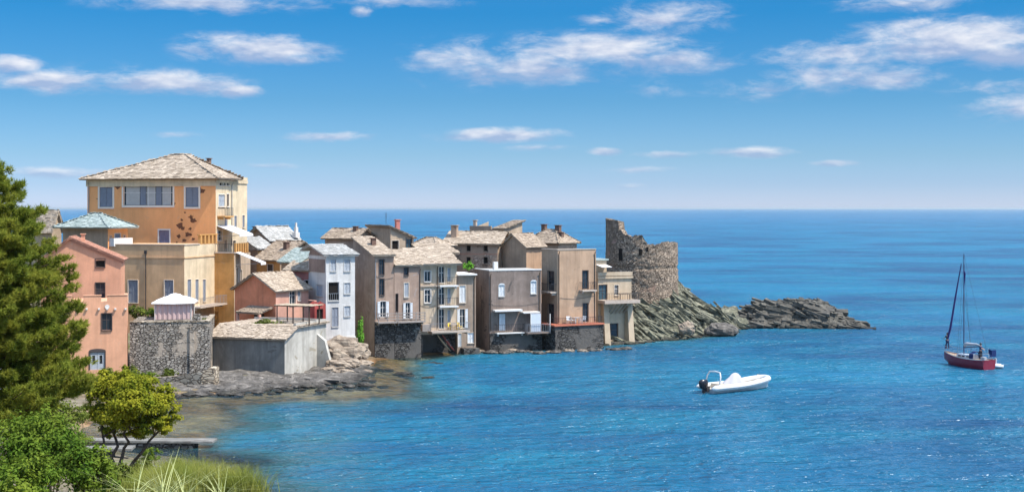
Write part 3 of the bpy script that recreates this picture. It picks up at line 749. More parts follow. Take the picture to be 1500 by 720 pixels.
# -- lower wing
h = House('terrace_house', 'flat-topped tan house with a drainpipe, cream on the right, below the tall orange house', 'house', 150, 270, 313, 150, 14, 2, group=VG)
for a, b in ((188, 202), (241, 254)): h.win('L', a, 410, b, 443, 'shut', 'shblue', 'wing' if 0 else 'frame', .06)
for a, b in ((274.5, 279.5), (286, 290.5), (297, 301)): h.win('R', a, 409, b, 441, 'shut', 'shblue', fw=.05)
h.d += 1.0
zt = h.z(359); h.walls(zt, 'wing', 'cream')
h.part('string_course', 'wing', [(-h.w, .08, -.08, -.003, zt - 1.45, zt - 1.3), (.003, .08, .0, h.d, zt - 1.45, zt - 1.3)])
h.part('coping', 'slab', [(-h.w, .07, -.07, .3, zt + .002, zt + .1), (-.3, .07, .302, h.d * .45, zt + .002, zt + .1)])
m = MB()
for i in range(5):
    y = lerp(h.d * .5, h.d * .96, i / 4); m.box(-.3, .02, y - .18, y + .18, zt + .003, zt + 1.0)
m.box(-.32, .04, h.d * .45, h.d, zt + 1.003, zt + 1.12); m.build('balustrade', M['orange2'], h.o)
m = MB(); u = h.u('L', 214); m.tube([h.T('L')(u, .09, .4), h.T('L')(u, .09, zt - .95)], .055, 8); m.box(u - .14, u + .14, -.2, -.02, zt - .949, zt - .6); m.build('drainpipe', M['iron'], h.o)
h.balcony('R', 273, 313, 446, 1.7, 'grey', 'slab')
# -- ochre block with a balustraded terrace
h = House('ochre_house', 'ochre block with a railed roof terrace and white awning, right of the tan house', 'house', 308, 343, 356, 156.5, 14, 2, group=VG)
h.win('R', 345.5, 392, 349, 440, 'hole', fw=.05); h.win('R', 351.5, 395, 354, 440, 'hole', fw=.05)
h.d += 2
zt = h.z(371); h.walls(zt, 'orange2', 'beige')
h.part('coping', 'slab', [(-h.w, .12, -.12, .25, zt + .002, zt + .14)])
h.rail('L', -h.w, 0, .1, zt + .14, .95, 'iron', h.o); m = MB()
for i in range(6): m.box(-.24, .05, .35 + i * .62, .6 + i * .62, zt + .003, zt + 1.15)
m.build('balustrade', M['orange2'], h.o)
awning(h, 'R', 344.5, 352, 369, 1.15, 3.2)
# -- small house with hipped slate roof
h = House('hip_roof_house', 'small brown house with a green-grey hipped slate roof and white corner balcony', 'house', 92, 158, 187, 152, 26, 2, group=VG)
h.win('R', 168, 342, 176, 358, 'shut', 'shblue', 'framew', .06); h.win('R', 161, 345, 163, 349, 'hole', fw=.03); h.win('R', 181, 344, 183, 348, 'hole', fw=.03)
zt = h.z(335); h.walls(zt, 'browns', 'orange')
h.hip(zt, zt + 1.55, -h.w - .8, .9, -.8, h.d + .8, -h.w * .55, -h.w * .4, 'slate', .7)
h.balcony('R', 159.5, 187, 358, .75, 'wall', 'slabw', .75, brackets=False)
# -- stone roofed gable peeping over the pine
h = House('gable_house', 'stone-roofed gable end beside the pine, cut by the left treetop', 'house', 30, 76, 90, 168, 24, 3, group=VG)
zt = h.z(333); h.walls(zt, 'beige', 'beige', gR=[(h.d / 2, zt + 1.9)]); h.gable_x(zt, zt + 1.9, 'lauze')
# -- pink gabled house and pink crenellated tower house
h = House('pink_house', 'tall pink gabled house with terracotta verge behind the pine', 'house', 60, 178, 186, 140, -12, .5, d=5, group=VG)
for a, b in ((379, 391), (414, 438)): h.win('L', 140, a, 153.5, b, 'hole' if a < 400 else 'glass', fr='framed', fw=.06)
zt = h.z(381); za = h.z(349); ua = h.u('L', 103)
h.walls(zt, 'pinkd', 'pinkd', gL=[(ua, za)])
h.gable_y(zt, za, 'tile', ua, .3, .45); h.chimney(h.u('L', 120), 1.2, za - .8, 1.2, .35, .35, 'pinkd')
m = MB(); q = [(ua, za), (0, zt)]
for (a, b), (c, d) in zip(q, q[1:]): m.hexa([(a, -.1, b - .28), (c + .2, -.1, d - .34), (c + .2, -.004, d - .34), (a, -.004, b - .28), (a, -.1, b - .04), (c + .2, -.1, d - .1), (c + .2, -.004, d - .1), (a, -.004, b - .04)])
m.build('verge', M['tile'], h.o)
h = House('crenellated_house', 'low pink house with stepped battlements and an arched blue-grey door', 'house', 92, 186.5, 196, 131, -15, .2, d=6, group=VG)
h.win('L', 149, 459, 163.5, 483, 'glass', fr='framed', fw=.07)
d = h.win('L', 131.5, 515, 153.5, 541, 'doorglass', fr='framed', fw=.09, lab='arched double door with two narrow panes')
u0, u1 = h.u('L', 131.5), h.u('L', 153.5); um = (u0 + u1) / 2; z0 = h.z(541, 'L', um); z1 = h.z(515, 'L', um)
for a, b in ((u0 + .03, um - .012), (um + .012, u1 - .03)):
    k = MB(); w = b - a; h.bx(k, 'L', a, b, -.11, -.06, z0, z0 + .55); h.bx(k, 'L', a, a + w * .3, -.11, -.06, z0 + .551, z1 - .05); h.bx(k, 'L', b - w * .3, b, -.11, -.06, z0 + .551, z1 - .05); h.bx(k, 'L', a + w * .301, b - w * .301, -.11, -.06, z1 - .35, z1 - .05)
    k.build('door_leaf', M['shgrey'], d)
m = MB(); T = h.T('L'); n = 12; pts = []
for i in range(n + 1):
    a = math.pi * i / n; pts.append(((u0 + u1) / 2 + math.cos(a) * (u1 - u0 + .2) / 2, z1 + .09 + math.sin(a) * .22))
m.face([T(a, .03, b) for a, b in pts]); m.build('arch_head', M['framed'], d)
zt = h.z(441); h.walls(zt, 'pink'); mz = .58
for a, b in ((92, 105), (122, 148), (157, 186.5)):
    m = MB(); ua, ub = h.u('L', a), h.u('L', b); m.box(ua, ub, 0, .32, zt + .003, zt + mz); m.box(ua - .04, ub + .04, -.05, .37, zt + mz - .002, zt + mz + .08); m.build('merlon', M['pink'], h.o)
m = MB(); m.box(-.32, -.002, 1.4, 3.4, zt + .003, zt + mz); m.build('merlon', M['pink'], h.o)
for px in (105, 115, 127, 145, 157, 169, 184): m = MB(); u = h.u('L', px); z = h.z(452, 'L', u); m.box(u - .09, u + .09, -.22, -.004, z - .08, z + .08); m.build('spout', M['framew'], h.o)
for px in (115, 157):
    m = MB(); u = h.u('L', px); z = h.z(449, 'L', u); m.tube([T(u, .004, z), T(u, .05, z)], .22, 14); m.build('round_tile', M['framew'], h.o)
# -- stone terrace with gazebo
h = House('terrace_wall', 'high rubble stone terrace wall carrying the white gazebo', 'wall', 190, 307, 312, 133, -9, -.6, d=8)
zt = h.z(471); h.walls(zt, 'stone'); TW = h
h.part('coping', 'lowwall', [(-h.w, .06, -.06, .45, zt + .002, zt + .14), (-.45, .06, .452, h.d, zt + .002, zt + .14)])
h.part('pillar', 'stone', [(-1.6, -.9, .0, .6, zt + .142, zt + .75)]); h.part('old_buttress', 'stone', [(h.u('L', 278), h.u('L', 285), -.18, -.003, 1.0, zt - .4)])
h.win('L', 226, 497, 229, 500, 'hole', fw=.02, cut=False) if 0 else None
m = MB(); lo = []
def band(px, py, Y): return P(px, py, Y)
low = [(205, 553, 129.8), (235, 552, 129), (262, 550, 128.4), (295, 544, 127.6), (313, 539, 127.6), (321, 536, 129)]
pa = [P(*q) for q in low]
for a, b in zip(pa, pa[1:]):
    n = Vector((b.y - a.y, -(b.x - a.x), 0)).normalized(); w = .55
    m.hexa([(a.x, a.y, -.6), (b.x, b.y, -.6), (b.x - n.x * w, b.y - n.y * w, -.6), (a.x - n.x * w, a.y - n.y * w, -.6), a, b, b - n * w, a - n * w])
tag(m.build('retaining_wall', M['lowwall']), 'low curved sandy retaining wall at the foot of the stone terrace', 'wall')
gz = P(256, 470, 137); gz.z = TW.zb + TW.zt
t = thing('gazebo', gz, 'white pyramid canopy gazebo with pink side cloths on the stone terrace', 'gazebo', rz=R(8))
gw, gh, gp = 1.75, 1.75, 2.55
m = MB(); rows = []
for f_, z in ((1.18, gh - .12), (1.16, gh), (.72, gh + .34), (.34, gh + .55), (.30, gh + .66), (.02, gh + .80)):
    rows.append([(sx * gw * f_, sy * gw * f_ , z - (.05 if abs(sx * sy) < 1 else 0)) for sx, sy in ((-1, -1), (0, -1.0), (1, -1), (1.0, 0), (1, 1), (0, 1.0), (-1, 1), (-1.0, 0))])
m.grid(rows, closed=True); m.build('canopy', M['canvas'], t)
for sx in (-1, 1):
    for sy in (-1, 1): m = MB(); m.tube([(sx * gw, sy * gw, 0), (sx * gw, sy * gw, gh)], .045, 8); m.build('pole', M['framew'], t)
for sx, sy in ((0, -1), (0, 1), (-1, 0)):
    m = MB(); rows = [[], []]
    for i in range(25):
        q = lerp(-gw + .06, gw - .06, i / 24); o = .05 * math.sin(i * 1.9)
        for r, z in ((0, .05), (1, gh - .1)): rows[r].append((q, sy * gw + o, z) if sy else (sx * gw + o, q, z))
    m.grid(rows); m.build('side_cloth', M['canvasp'], t)
# -- boathouse
h = House('boathouse', 'grey concrete boathouse with lean-to stone roof right on the shore rocks', 'house', 308, 417, 478, 135, 20, -.2, group=VG)
zt = h.z(497); zr = h.z(478.5, 'R', h.u('R', 433)); ur = h.u('R', 433)
h.walls(zt, 'concrete', 'concl', gR=[(ur, zr), (h.d - .01, zr)])  # front's shade is put into its darker concrete, the lit side is paler
h.gable_x(zt, zr - .1, 'lauze', ur, .28, .5, zr - .14)
h.part('terrace_kerb', 'concl', [(-.25, .03, ur, h.d, zr + .004, zr + .32), (-h.w, -.251, h.d - .2, h.d, zr + .003, zr + .3)])
u0 = h.u('R', 464); m = MB()
m.hexa([(.004, u0, 0), (1.9, u0, 0), (1.9, u0 + .45, 0), (.004, u0 + .45, 0), (.004, u0, zr - 1.1), (.9, u0, zr - 1.75), (.9, u0 + .45, zr - 1.75), (.004, u0 + .45, zr - 1.1)]); m.build('buttress', M['concl'], h.o)
BH = h; BH_z = zr + h.zb
# -- salmon house
h = House('salmon_house', 'salmon gabled house with a pale stone roof, porch and pergola above the boathouse', 'house', 344, 404, 452, 147, 38, 2, group=VG)
zt = h.z(426); xr = h.u('L', 374); zr = h.z(402, 'L', xr)
h.win('R', 424, 424, 433, 446, 'glass', 'shgrey', 'frame', .06); h.win('R', 436, 424, 440, 440, 'shut', 'shgrey', fw=.05)
h.walls(zt, 'salmon', 'salmon2', gL=[(xr, zr)])
h.gable_y(zt, zr, 'lauze', xr, .35, .55)
u0, u1 = h.u('L', 366), h.u('L', 400); zp = h.z(456, 'L', u1)
po = h.shed(((u0, -2.0, zp - .1), (u1, -2.0, zp - .1), (u1, -.02, zp + .45), (u0, -.02, zp + .45)), 'lauzeb', .4, 'porch_roof')
h.part('post', 'salmon2', [(u1 - .25, u1, -1.95, -1.7, 0, zp - .2)], po); h.part('post', 'salmon2', [(u0, u0 + .25, -1.95, -1.7, 0, zp - .2)], po)
h.fpart('door', 'framed', 'L', [(373, 459, 387, 480)], .004, .06)
pg = thing('pergola', P(436, 478, 140.5), 'timber pergola with pale reed slats in front of the salmon house', 'pergola', rz=-R(22)); pg.location.z = BH_z
m = MB()
for x in (-1.9, 0, 1.9):
    for y in (-.9, 1.1): k = MB(); k.box(x - .05, x + .05, y - .05, y + .05, 0, 1.85); k.build('post', M['woodd'], pg)
for y in (-.9, 1.1): m.box(-2.2, 2.2, y - .06, y + .06, 1.851, 1.97)
m.build('beam', M['woodd'], pg); m = MB()
for i in range(7): x = -2.1 + i * .68; m.box(x, x + .34, -1.2, 1.4, 1.975, 2.0)
m.build('reed_panel', M['canoe'], pg)
m = MB()
for z in (.35, .7): m.box(-1.84, 1.84, -.93, -.87, z, z + .05)
m.build('railing', M['wood'], pg)
# -- red houses
h = House('rose_house', 'narrow rose-red house with a small stone roof squeezed beside the white house', 'house', 420, 455, 464, 153, 30, 2, group=VG)
h.win('L', 431, 417, 436, 436, 'shut', 'shwhite', 'framew', .05); h.win('L', 446, 410, 452, 426, 'hole', fr='framew', fw=.05)
zt = h.z(397); h.walls(zt, 'rose', 'red'); h.d0 = h.d
h.shed(((-h.w - .3, -.4, zt + .05), (.3, -.4, zt + .05), (.3, h.d + .4, zt + 1.0), (-h.w - .3, h.d + .4, zt + 1.0)), 'lauze', .5)
h = House('red_annex', 'dark red annex with an arched recess at the foot of the white house', 'house', 452, 461, 477, 146.5, 52, 2, group=VG)
h.win('R', 463.5, 452, 473, 478, 'hole', fr='red', fw=.08)
zt = h.z(446); h.walls(zt, 'red', gR=[(h.d * .5, zt + .35)]); h.part('coping', 'salmon2', [(-h.w, .08, -.08, .2, zt + .36, zt + .46)])
# -- white house
h = House('white_house', 'tall narrow white house with grey slate roof standing on tan boulders', 'house', 452, 477.5, 520, 149, 58, 1.6, group=VG)
for r in ((484, 380, 492, 397), (504, 380, 513, 397), (504, 414, 513, 430), (504, 448, 513, 463)): h.win('R', *r, 'shut', 'shgrey', 'white', .07)
h.win('R', 486, 450, 495.5, 478, 'shut', 'shblue', 'white', .07)
lg = h.win('R', 481, 413, 496.5, 440, 'hole', fr='white', fw=.08, lab='open loggia opening with a dark interior')
h.win('L', 464, 417, 473, 433, 'shut', 'shgrey', 'white', .06)
h.rail('R', h.u('R', 481), h.u('R', 496.5), .0, h.z(440, 'R', 1), .8, 'grey', lg)
zt = h.z(375); h.walls(zt, 'white', 'white')
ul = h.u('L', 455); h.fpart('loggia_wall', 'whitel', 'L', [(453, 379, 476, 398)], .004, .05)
h.part('base_flare', 'white', [(-h.w * .6, .12, -.12, h.d + .05, 0, 1.3)])
h.shed(((.4, -.4, zt + .1), (.4, h.d + .3, zt + .1), (-h.w * .8, h.d + .3, zt + 1.15), (-h.w * .8, -.4, zt + 1.15)), 'slateg', .6)
h.shed(((-h.w * .8, -.4, zt + 1.15), (-h.w * .8, h.d + .3, zt + 1.15), (-h.w - 1.4, h.d + .3, zt + .5), (-h.w - 1.4, -.4, zt + .5)), 'slateg', .6)
m = MB(); m.face([(-.0, -.002, zt), (-h.w, -.002, zt), (-h.w * .8, -.002, zt + 1.05)]); m.face([(0, h.d, zt), (-h.w * .8, h.d, zt + 1.05), (-h.w, h.d, zt)]); m.build('gable', M['whitel'], h.o)
# -- purple house, tall and low halves
def base(h, zt, mat, f=('L', 'R'), out=.16, u1=None):
    m = MB(); h.part('stone_base', mat, ([(-h.w, .0, -out, -.003, 0, zt)] if 'L' in f else []) + ([(.003, out, -out if 'L' in f else 0, u1 or h.d, 0, zt)] if 'R' in f else []))
h = House('mauve_house', 'tall mauve-brown house with white door shutters and a timber balcony over the water', 'house', 517, 548.5, 577, 154, 66, -.8, group=VG)
MV = h
for r in ((555.5, 380, 562.5, 402), (556, 408, 562.5, 432)): h.win('R', *r, 'glass', fr='framed', fw=.06)
h.win('R', 557, 441, 565, 465, 'dooropen', 'shwhite', 'framew', .05)
zt = h.z(375); h.walls(zt, 'purplel', 'purple'); h.w0 = h.w
h.shed(((.35, -.3, zt + .1), (.35, h.d + .1, zt + .1), (-h.w * .98, h.d + .1, zt + 2.0), (-h.w * .98, -.3, zt + 2.0)), 'lauze', .6)
m = MB(); m.face([(0, -.003, zt), (-h.w, -.003, zt), (-h.w * .98, -.003, zt + 1.9)]); m.face([(0, h.d, zt), (-h.w * .98, h.d, zt + 1.9), (-h.w, h.d, zt)]); m.build('gable', M['purplel'], h.o)
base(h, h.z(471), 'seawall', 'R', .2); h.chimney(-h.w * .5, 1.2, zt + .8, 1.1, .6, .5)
h.balcony('R', 549, 577, 470, 1.25, 'wood', 'wood', .9)
h2 = House('low_mauve_house', 'lower half of the mauve house, with pale stone roof and one white-shuttered door', 'house', 560, 577.6, 616, on=h, zb=-.8, w=6, group=VG)
h2.win('R', 592, 392, 598, 403, 'glass', fr='framed', fw=.05); h2.win('R', 592, 414, 598.5, 435, 'shut', 'shgrey', fw=.05)
h2.win('R', 594, 443, 600.5, 466, 'dooropen', 'shwhite', 'framew', .05); h2.win('R', 580, 430, 583, 456, 'hole', fr='framed', fw=.04)
zt = h2.z(390); h2.walls(zt, 'purple', 'purple'); base(h2, h2.z(469), 'seawall', 'R', .2)
h2.shed(((.35, .02, zt + .1), (.35, h2.d + .2, zt + .1), (-4.5, h2.d + .2, zt + 1.7), (-4.5, .02, zt + 1.7)), 'lauze', .6)
h2.balcony('R', 577.8, 618, 469, 1.25, 'wood', 'wood', .9)
# -- cream house with stacked balconies
h = House('cream_house', 'cream house with three stacked balconies and a lean-to stone roof, right of the mauve house', 'house', 600, 613.5, 669, 157.5, 70, 2.55, group=VG)
for a, b in ((397, 412), (424, 443)): h.win('R', 622, a, 630.5, b, 'glass', fr='framew', fw=.09)
for a, b in ((390, 414), (420, 446), (452, 481)): h.win('R', 643, a, 651, b, 'glass', fr='frame', fw=.05); h.win('R', 655.5, a + 2, 660, b - 2, 'shut', 'shgrey', fw=.04)
h.w = 7; zt = h.z(388); h.walls(zt, 'creamy')
h.shed(((.9, -.5, zt + .1), (.9, h.d + .3, zt + .1), (-5.2, h.d + .3, zt + 1.75), (-5.2, -.5, zt + 1.75)), 'lauze', .65)
h.part('pier', 'creamy', [(.003, .95, 0.02, h.u('R', 640), h.z(485), zt - .02)]) if 0 else None
for py, ra in ((417, 'iron'), (447, 'iron')): h.balcony('R', 641, 668, py, 1.0, ra, 'slabw')
h.balcony('R', 627, 682, 483, 1.7, 'grey', 'slab')
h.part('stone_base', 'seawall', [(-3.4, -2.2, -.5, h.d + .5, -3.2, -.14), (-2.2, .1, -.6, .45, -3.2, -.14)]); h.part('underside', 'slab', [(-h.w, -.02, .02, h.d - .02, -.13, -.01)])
h.fpart('ledge', 'slab', 'R', [(614, 417.5, 640, 419.5)], .004, .18); h.fpart('ledge', 'slab', 'R', [(614, 484, 640, 487)], .004, .18)
h.part('railing_box', 'wood', [(.3, 1.2, .1, 1.1, h.z(484), h.z(474))])
CRM = h
# -- narrow house
h = House('narrow_house', 'narrow shaded grey-brown house with white shutters under a flat pale roof', 'house', 660, 669.6, 697, 160.5, 72, -.5, group=VG)
for r in ((671, 417, 682, 443), (672, 452, 686, 480)): 
    pass
h.win('R', 673, 418, 682, 443, 'shut', 'shwhite', fw=.05); h.win('R', 673.5, 452, 681, 480, 'open', 'shwhite', fw=.04); h.win('R', 671, 488, 676, 508, 'doorshut', 'shwhite', fw=.04); h.win('R', 685, 487, 694, 502, 'shut', 'shwhite', fw=.04)
h.w = 5; zt = h.z(403); h.walls(zt, 'taupe'); h.part('roof', 'slabw', [(-h.w, .45, -.1, h.d + .05, zt + .002, zt + .16)])
h.part('quay', 'seawall', [(.003, 1.6, .4, h.d, 0, h.z(509))]); NR = h
# -- grey house
h = House('grey_house', 'dark grey flat-roofed house with arched white windows and a glazed balcony', 'house', 695.5, 717, 793, 162, 69, -.6, group=VG)
for r in ((730.5, 417, 739, 434), (777.5, 412, 785.5, 430)): 
    w_ = h.win('R', *r, 'shut', 'shwhite', 'framew', .04, lab='arched window with closed white shutters')
    u0, u1, z0, z1 = h.rect('R', *r); m = MB()
    pts = [((u0 + u1) / 2 + math.cos(math.pi * i / 10) * (u1 - u0) / 2, z1 + math.sin(math.pi * i / 10) * .2) for i in range(11)]; m.face([(.06, a, b) for a, b in pts]); m.build('arch_head', M['shwhite'], w_)
h.win('R', 731, 459, 740.5, 484, 'doorshut', 'shwhite', 'grey', .04)
zt = h.z(396.5); h.walls(zt, 'grey', 'grey')
h.part('parapet', 'slabw', [(-.25, .05, -.05, h.d + .02, zt + .002, zt + .13), (-h.w, -.251, -.05, .2, zt + .002, zt + .13)]); h.part('roof', 'slateg', [(-h.w, -.26, .201, h.d, zt + .002, zt + .06)])
h.fpart('door_canopy', 'slabw', 'R', [(721, 452.5, 761, 455)], .004, 1.0); h.balcony('R', 725, 765, 486, .8, 'iron', 'slabw', 1.0, .12); h.fpart('door_canopy', 'slabw', 'R', [(762, 455.5, 786, 457.5)], .004, 1.1)
b = h.balcony('R', 766, 800, 485, 1.5, 'grey', 'grey', 1.0, .14, 'balcony half closed by a pale windbreak'); h.fpart('windbreak', 'grp', 'R', [(772, 458, 786, 484)], 1.3, 1.34, b); h.fpart('windbreak_post', 'framew', 'R', [(771, 456, 772, 485), (799, 458, 800, 485)], 1.3, 1.38, b)
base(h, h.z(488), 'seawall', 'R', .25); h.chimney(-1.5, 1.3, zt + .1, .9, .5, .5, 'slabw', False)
GR = h
# -- brown house
h = House('brown_house', 'tall brown house with four dark doors and a red terrace above the sea wall', 'house', 793.5, 817, 873, 164.5, 62, -.6, group=VG)
h.win('L', 802.5, 397, 811.5, 425, 'dooropen' if 0 else 'doorglass', fr='framed', fw=.05); h.win('L', 802.5, 445, 811.5, 473, 'doorglass', fr='framed', fw=.05)
h.win('R', 853.5, 396, 861.5, 423, 'doorglass', fr='framed', fw=.05, lab='arched balcony door'); h.win('R', 854, 444, 861.5, 471, 'doorglass', fr='framed', fw=.05)
zt = h.z(366); h.walls(zt, 'browns', 'brown'); h.part('coping', 'slab', [(-h.w, .06, -.06, .25, zt + .002, zt + .1), (-.25, .06, .252, h.d, zt + .002, zt + .1)])
h.balcony('L', 797, 816, 426, .9, 'iron'); h.balcony('R', 848, 869, 424, .9, 'iron')
h.part('terrace', 'terrac', [(-h.w, 1.5, -1.3, -.003, h.z(476), h.z(474)), (.003, 1.5, -.002, h.d + .3, h.z(476), h.z(474))])
h.rail('R', -.8, h.d + .2, 1.4, h.z(474), .8, 'iron', h.o); h.part('stone_base', 'seawall', [(-h.w, 1.3, -1.1, -.003, 0, h.z(476.3)), (.003, 1.3, -.002, h.d + .3, 0, h.z(476.3))])
BRN = h
h = House('brown_gable_house', 'windowless tall brown house with stone gables behind the grey flat roof', 'house', 736, 771, 797, 170, 48, 2, group=VG)
zt = h.z(362); h.walls(zt, 'browns', 'brown', gL=[(-h.w * .55, zt + 1.5)]); h.gable_y(zt, zt + 1.5, 'lauzeb', -h.w * .55, .3, .55)
h.win('L', 745, 350, 749, 373, 'hole', fw=.04) if 0 else None
h = House('broad_roof_house', 'house with a broad pale stone roof and three chimneys behind the brown house', 'house', 772, 818, 845, 176, 40, 2, group=VG)
zt = h.z(358); h.walls(zt, 'beige', 'brownstone'); h.hip(zt, zt + 1.7, -h.w - .4, .4, -.4, h.d + .4, -h.w * .7, -h.w * .35, 'lauzeb', .6)
h.chimney(-h.w * .75, h.d * .5, zt + 1.2, 1.3); h.chimney(-h.w * .3, h.d * .5, zt + 1.2, 1.2, .7); h.chimney(-.8, h.d * .4, zt + .5, 1.0)
# -- long stone house and its taller neighbour
h = House('long_stone_house', 'long brown stone house with small dark windows in two rows and a red eave line', 'house', 653, 729, 748, 172, 17, 2, group=VG)
for y0, y1 in ((359, 368), (376, 386)):
    for x in (660, 683, 708): h.win('L', x, y0, x + 6.5, y1, 'hole', fr='brownstone', fw=.06)
zt = h.z(356.5); h.walls(zt, 'brownstone', 'browns', gR=[(h.d * .5, zt + 1.3)]); h.gable_x(zt, zt + 1.3, 'lauze', None, .45, .6)
h.part('eave_band', 'tile', [(-h.w, .03, -.03, -.003, h.z(372) - .06, h.z(372) + .06)]); h.chimney(-h.w + .7, 1.4, zt + .3, 1.9, .75, .75, 'brownstone')
h = House('upper_house', 'grey-walled upper house with a steep mono-pitch roof rising behind the long stone house', 'house', 688, 738, 765, 181, 30, 3, group=VG)
h.win('R', 744, 352, 748, 366, 'hole', fw=.05)
zt = h.z(336); h.walls(zt, 'taupe', 'beige', gR=[(h.d, zt + 1.0)]); h.shed(((-h.w * .3, -.3, zt + .1), (.3, -.3, zt + .1), (.3, h.d + .3, zt + 1.15), (-h.w * .3, h.d + .3, zt + 1.15)), 'lauzeb', .55)
h.part('parapet', 'taupe', [(-h.w, -h.w * .3 - .4, -.02, .3, zt + .002, zt + .45)]); h.chimney(-h.w + .5, .6, zt + .46, .7, .4, .4, 'slab')
# -- roofs behind the mauve and cream houses
h = House('roof_terrace_house', 'beige house with a sloping gable and a glazed roof terrace behind the mauve house', 'house', 538, 572, 606, 167, 60, 3, group=VG)
h.win('R', 595, 348, 603, 366, 'blue', fr='framed', fw=.06); h.win('R', 574, 352, 584, 368, 'hole', fw=.05)
zt = h.z(350); h.walls(zt, 'beige', 'beige', gR=[(.02, zt + 1.5), (h.d, zt + .05)])
h.shed(((-h.w, h.d + .3, zt + .1), (.3, h.d + .3, zt + .1), (.3, -.3, zt + 1.62), (-h.w, -.3, zt + 1.62)), 'lauzeb', .55); h.chimney(-1.2, 1.5, zt + 1.0, 1.3, .5, .5, 'rose'); h.part('upper_wall', 'beige', [(-h.w, -.003, .003, .2, zt + .002, zt + 1.42)])
m = MB(); m.tube([(-2.6, .6, zt + 1.2), (-2.6, .6, zt + 3.2)], .025, 6)
for k in range(4): m.tube([(-2.9, .6, zt + 2.5 + k * .2), (-2.3, .6, zt + 2.5 + k * .2)], .015, 5)
m.build('aerial', M['iron'], h.o)
h = House('dark_gable_house', 'dark-roofed low house with a shed roof rising behind the white and mauve houses', 'house', 476, 520, 548, 168, 30, 3, group=VG)
zt = h.z(349); h.walls(zt, 'purplel', 'beige', gR=[(h.d / 2, zt + 1.0)]); h.gable_x(zt, zt + 1.0, 'lauzeb', None, .4, .6); h.chimney(-1, 1.5, zt + .3, 1.1, .5, .5)
h.win('R', 523, 352, 527, 360, 'hole', fw=.04)
h = House('ridge_house', 'slab-roofed house standing between the roof terrace and the long stone house', 'house', 604, 640, 664, 170, 40, 3, group=VG)
zt = h.z(362); h.walls(zt, 'browns', 'beige'); h.hip(zt, zt + 1.0, -h.w - .4, .4, -.4, h.d + .4, -h.w * .75, -h.w * .4, 'lauze', .6)
h.win('L', 612, 364, 618, 372, 'hole', fw=.04)
h = House('eave_house', 'low house with a wide dark eave just above the cream house roof', 'house', 600, 622, 668, 165, 66, 3, group=VG)
zt = h.z(372); h.walls(zt, 'browns', 'purplel'); h.w = 5; h.shed(((.5, -.3, zt + .1), (.5, h.d + .3, zt + .1), (-4, h.d + .3, zt + 1.1), (-4, -.3, zt + 1.1)), 'lauze', .6)
# -- roofs between the tall house and the white house
h = House('slate_gable_house', 'house with grey slate roofs and a small white finial right of the tall house', 'house', 360, 396, 436, 178, 42, 3, group=VG)
zt = h.z(352); h.walls(zt, 'taupe', 'taupe', gL=[(-h.w * .5, zt + 1.6)]); h.gable_y(zt, zt + 1.6, 'slateg', -h.w * .5, .4, .7)
h.part('finial', 'framew', [(.1 - .35, .1 + .35, h.d - .7, h.d, zt + .3, zt + 1.0), (.1 - .2, .1 + .2, h.d - .55, h.d - .15, zt + 1.003, zt + 1.7), (.1 - .1, .1 + .1, h.d - .45, h.d - .25, zt + 1.703, zt + 2.3)]); h.chimney(-h.w * .8, .8, zt + .6, 1.1, .5, .5)
h = House('shadow_house', 'grey lean-to roofed house half hidden behind the white awning', 'house', 358, 378, 400, 170, 40, 3, group=VG)
zt = h.z(366); h.walls(zt, 'taupe', 'orange2'); h.shed(((.3, -.3, zt + .1), (.3, h.d + .3, zt + .1), (-h.w - .3, h.d + .3, zt + 1.5), (-h.w - .3, -.3, zt + 1.5)), 'slateg', .6)
h = House('amber_house', 'amber-walled house with a long brown stone roof behind the salmon house', 'house', 376, 410, 468, 161, 40, 3, group=VG)
h.win('L', 392, 387, 400, 399, 'shut', 'shbrown', fw=.05)
zt = h.z(383); h.walls(zt, 'orange2', 'browns'); h.shed(((.4, -.4, zt + .1), (-h.w - .4, -.4, zt + .1), (-h.w - .4, h.d * .55, zt + 2.3), (.4, h.d * .55, zt + 2.3)), 'lauzeb', .6)
h.shed(((-h.w - .4, h.d + .4, zt + .1), (.4, h.d + .4, zt + .1), (.4, h.d * .55, zt + 2.3), (-h.w - .4, h.d * .55, zt + 2.3)), 'lauzeb', .6, 'rear_roof')
m = MB(); m.face([(0, 0, zt), (0, h.d, zt), (0, h.d * .55, zt + 2.2)]); m.face([(-h.w, h.d, zt), (-h.w, 0, zt), (-h.w, h.d * .55, zt + 2.2)]); m.build('gable', M['browns'], h.o)
h.chimney(-1.0, h.d * .3, zt + 1.0, 1.2, .6, .5)
h = House('slate_lean_house', 'house with a pale slate roof and brick-red wall between amber house and white house', 'house', 412, 442, 462, 155.5, 40, 3, group=VG)
zt = h.z(386); h.walls(zt, 'browns', 'red'); h.shed(((.3, -.4, zt + .1), (-h.w - .3, -.4, zt + .1), (-h.w - .3, h.d + .3, zt + 1.6), (.3, h.d + .3, zt + 1.6)), 'slate', .6)
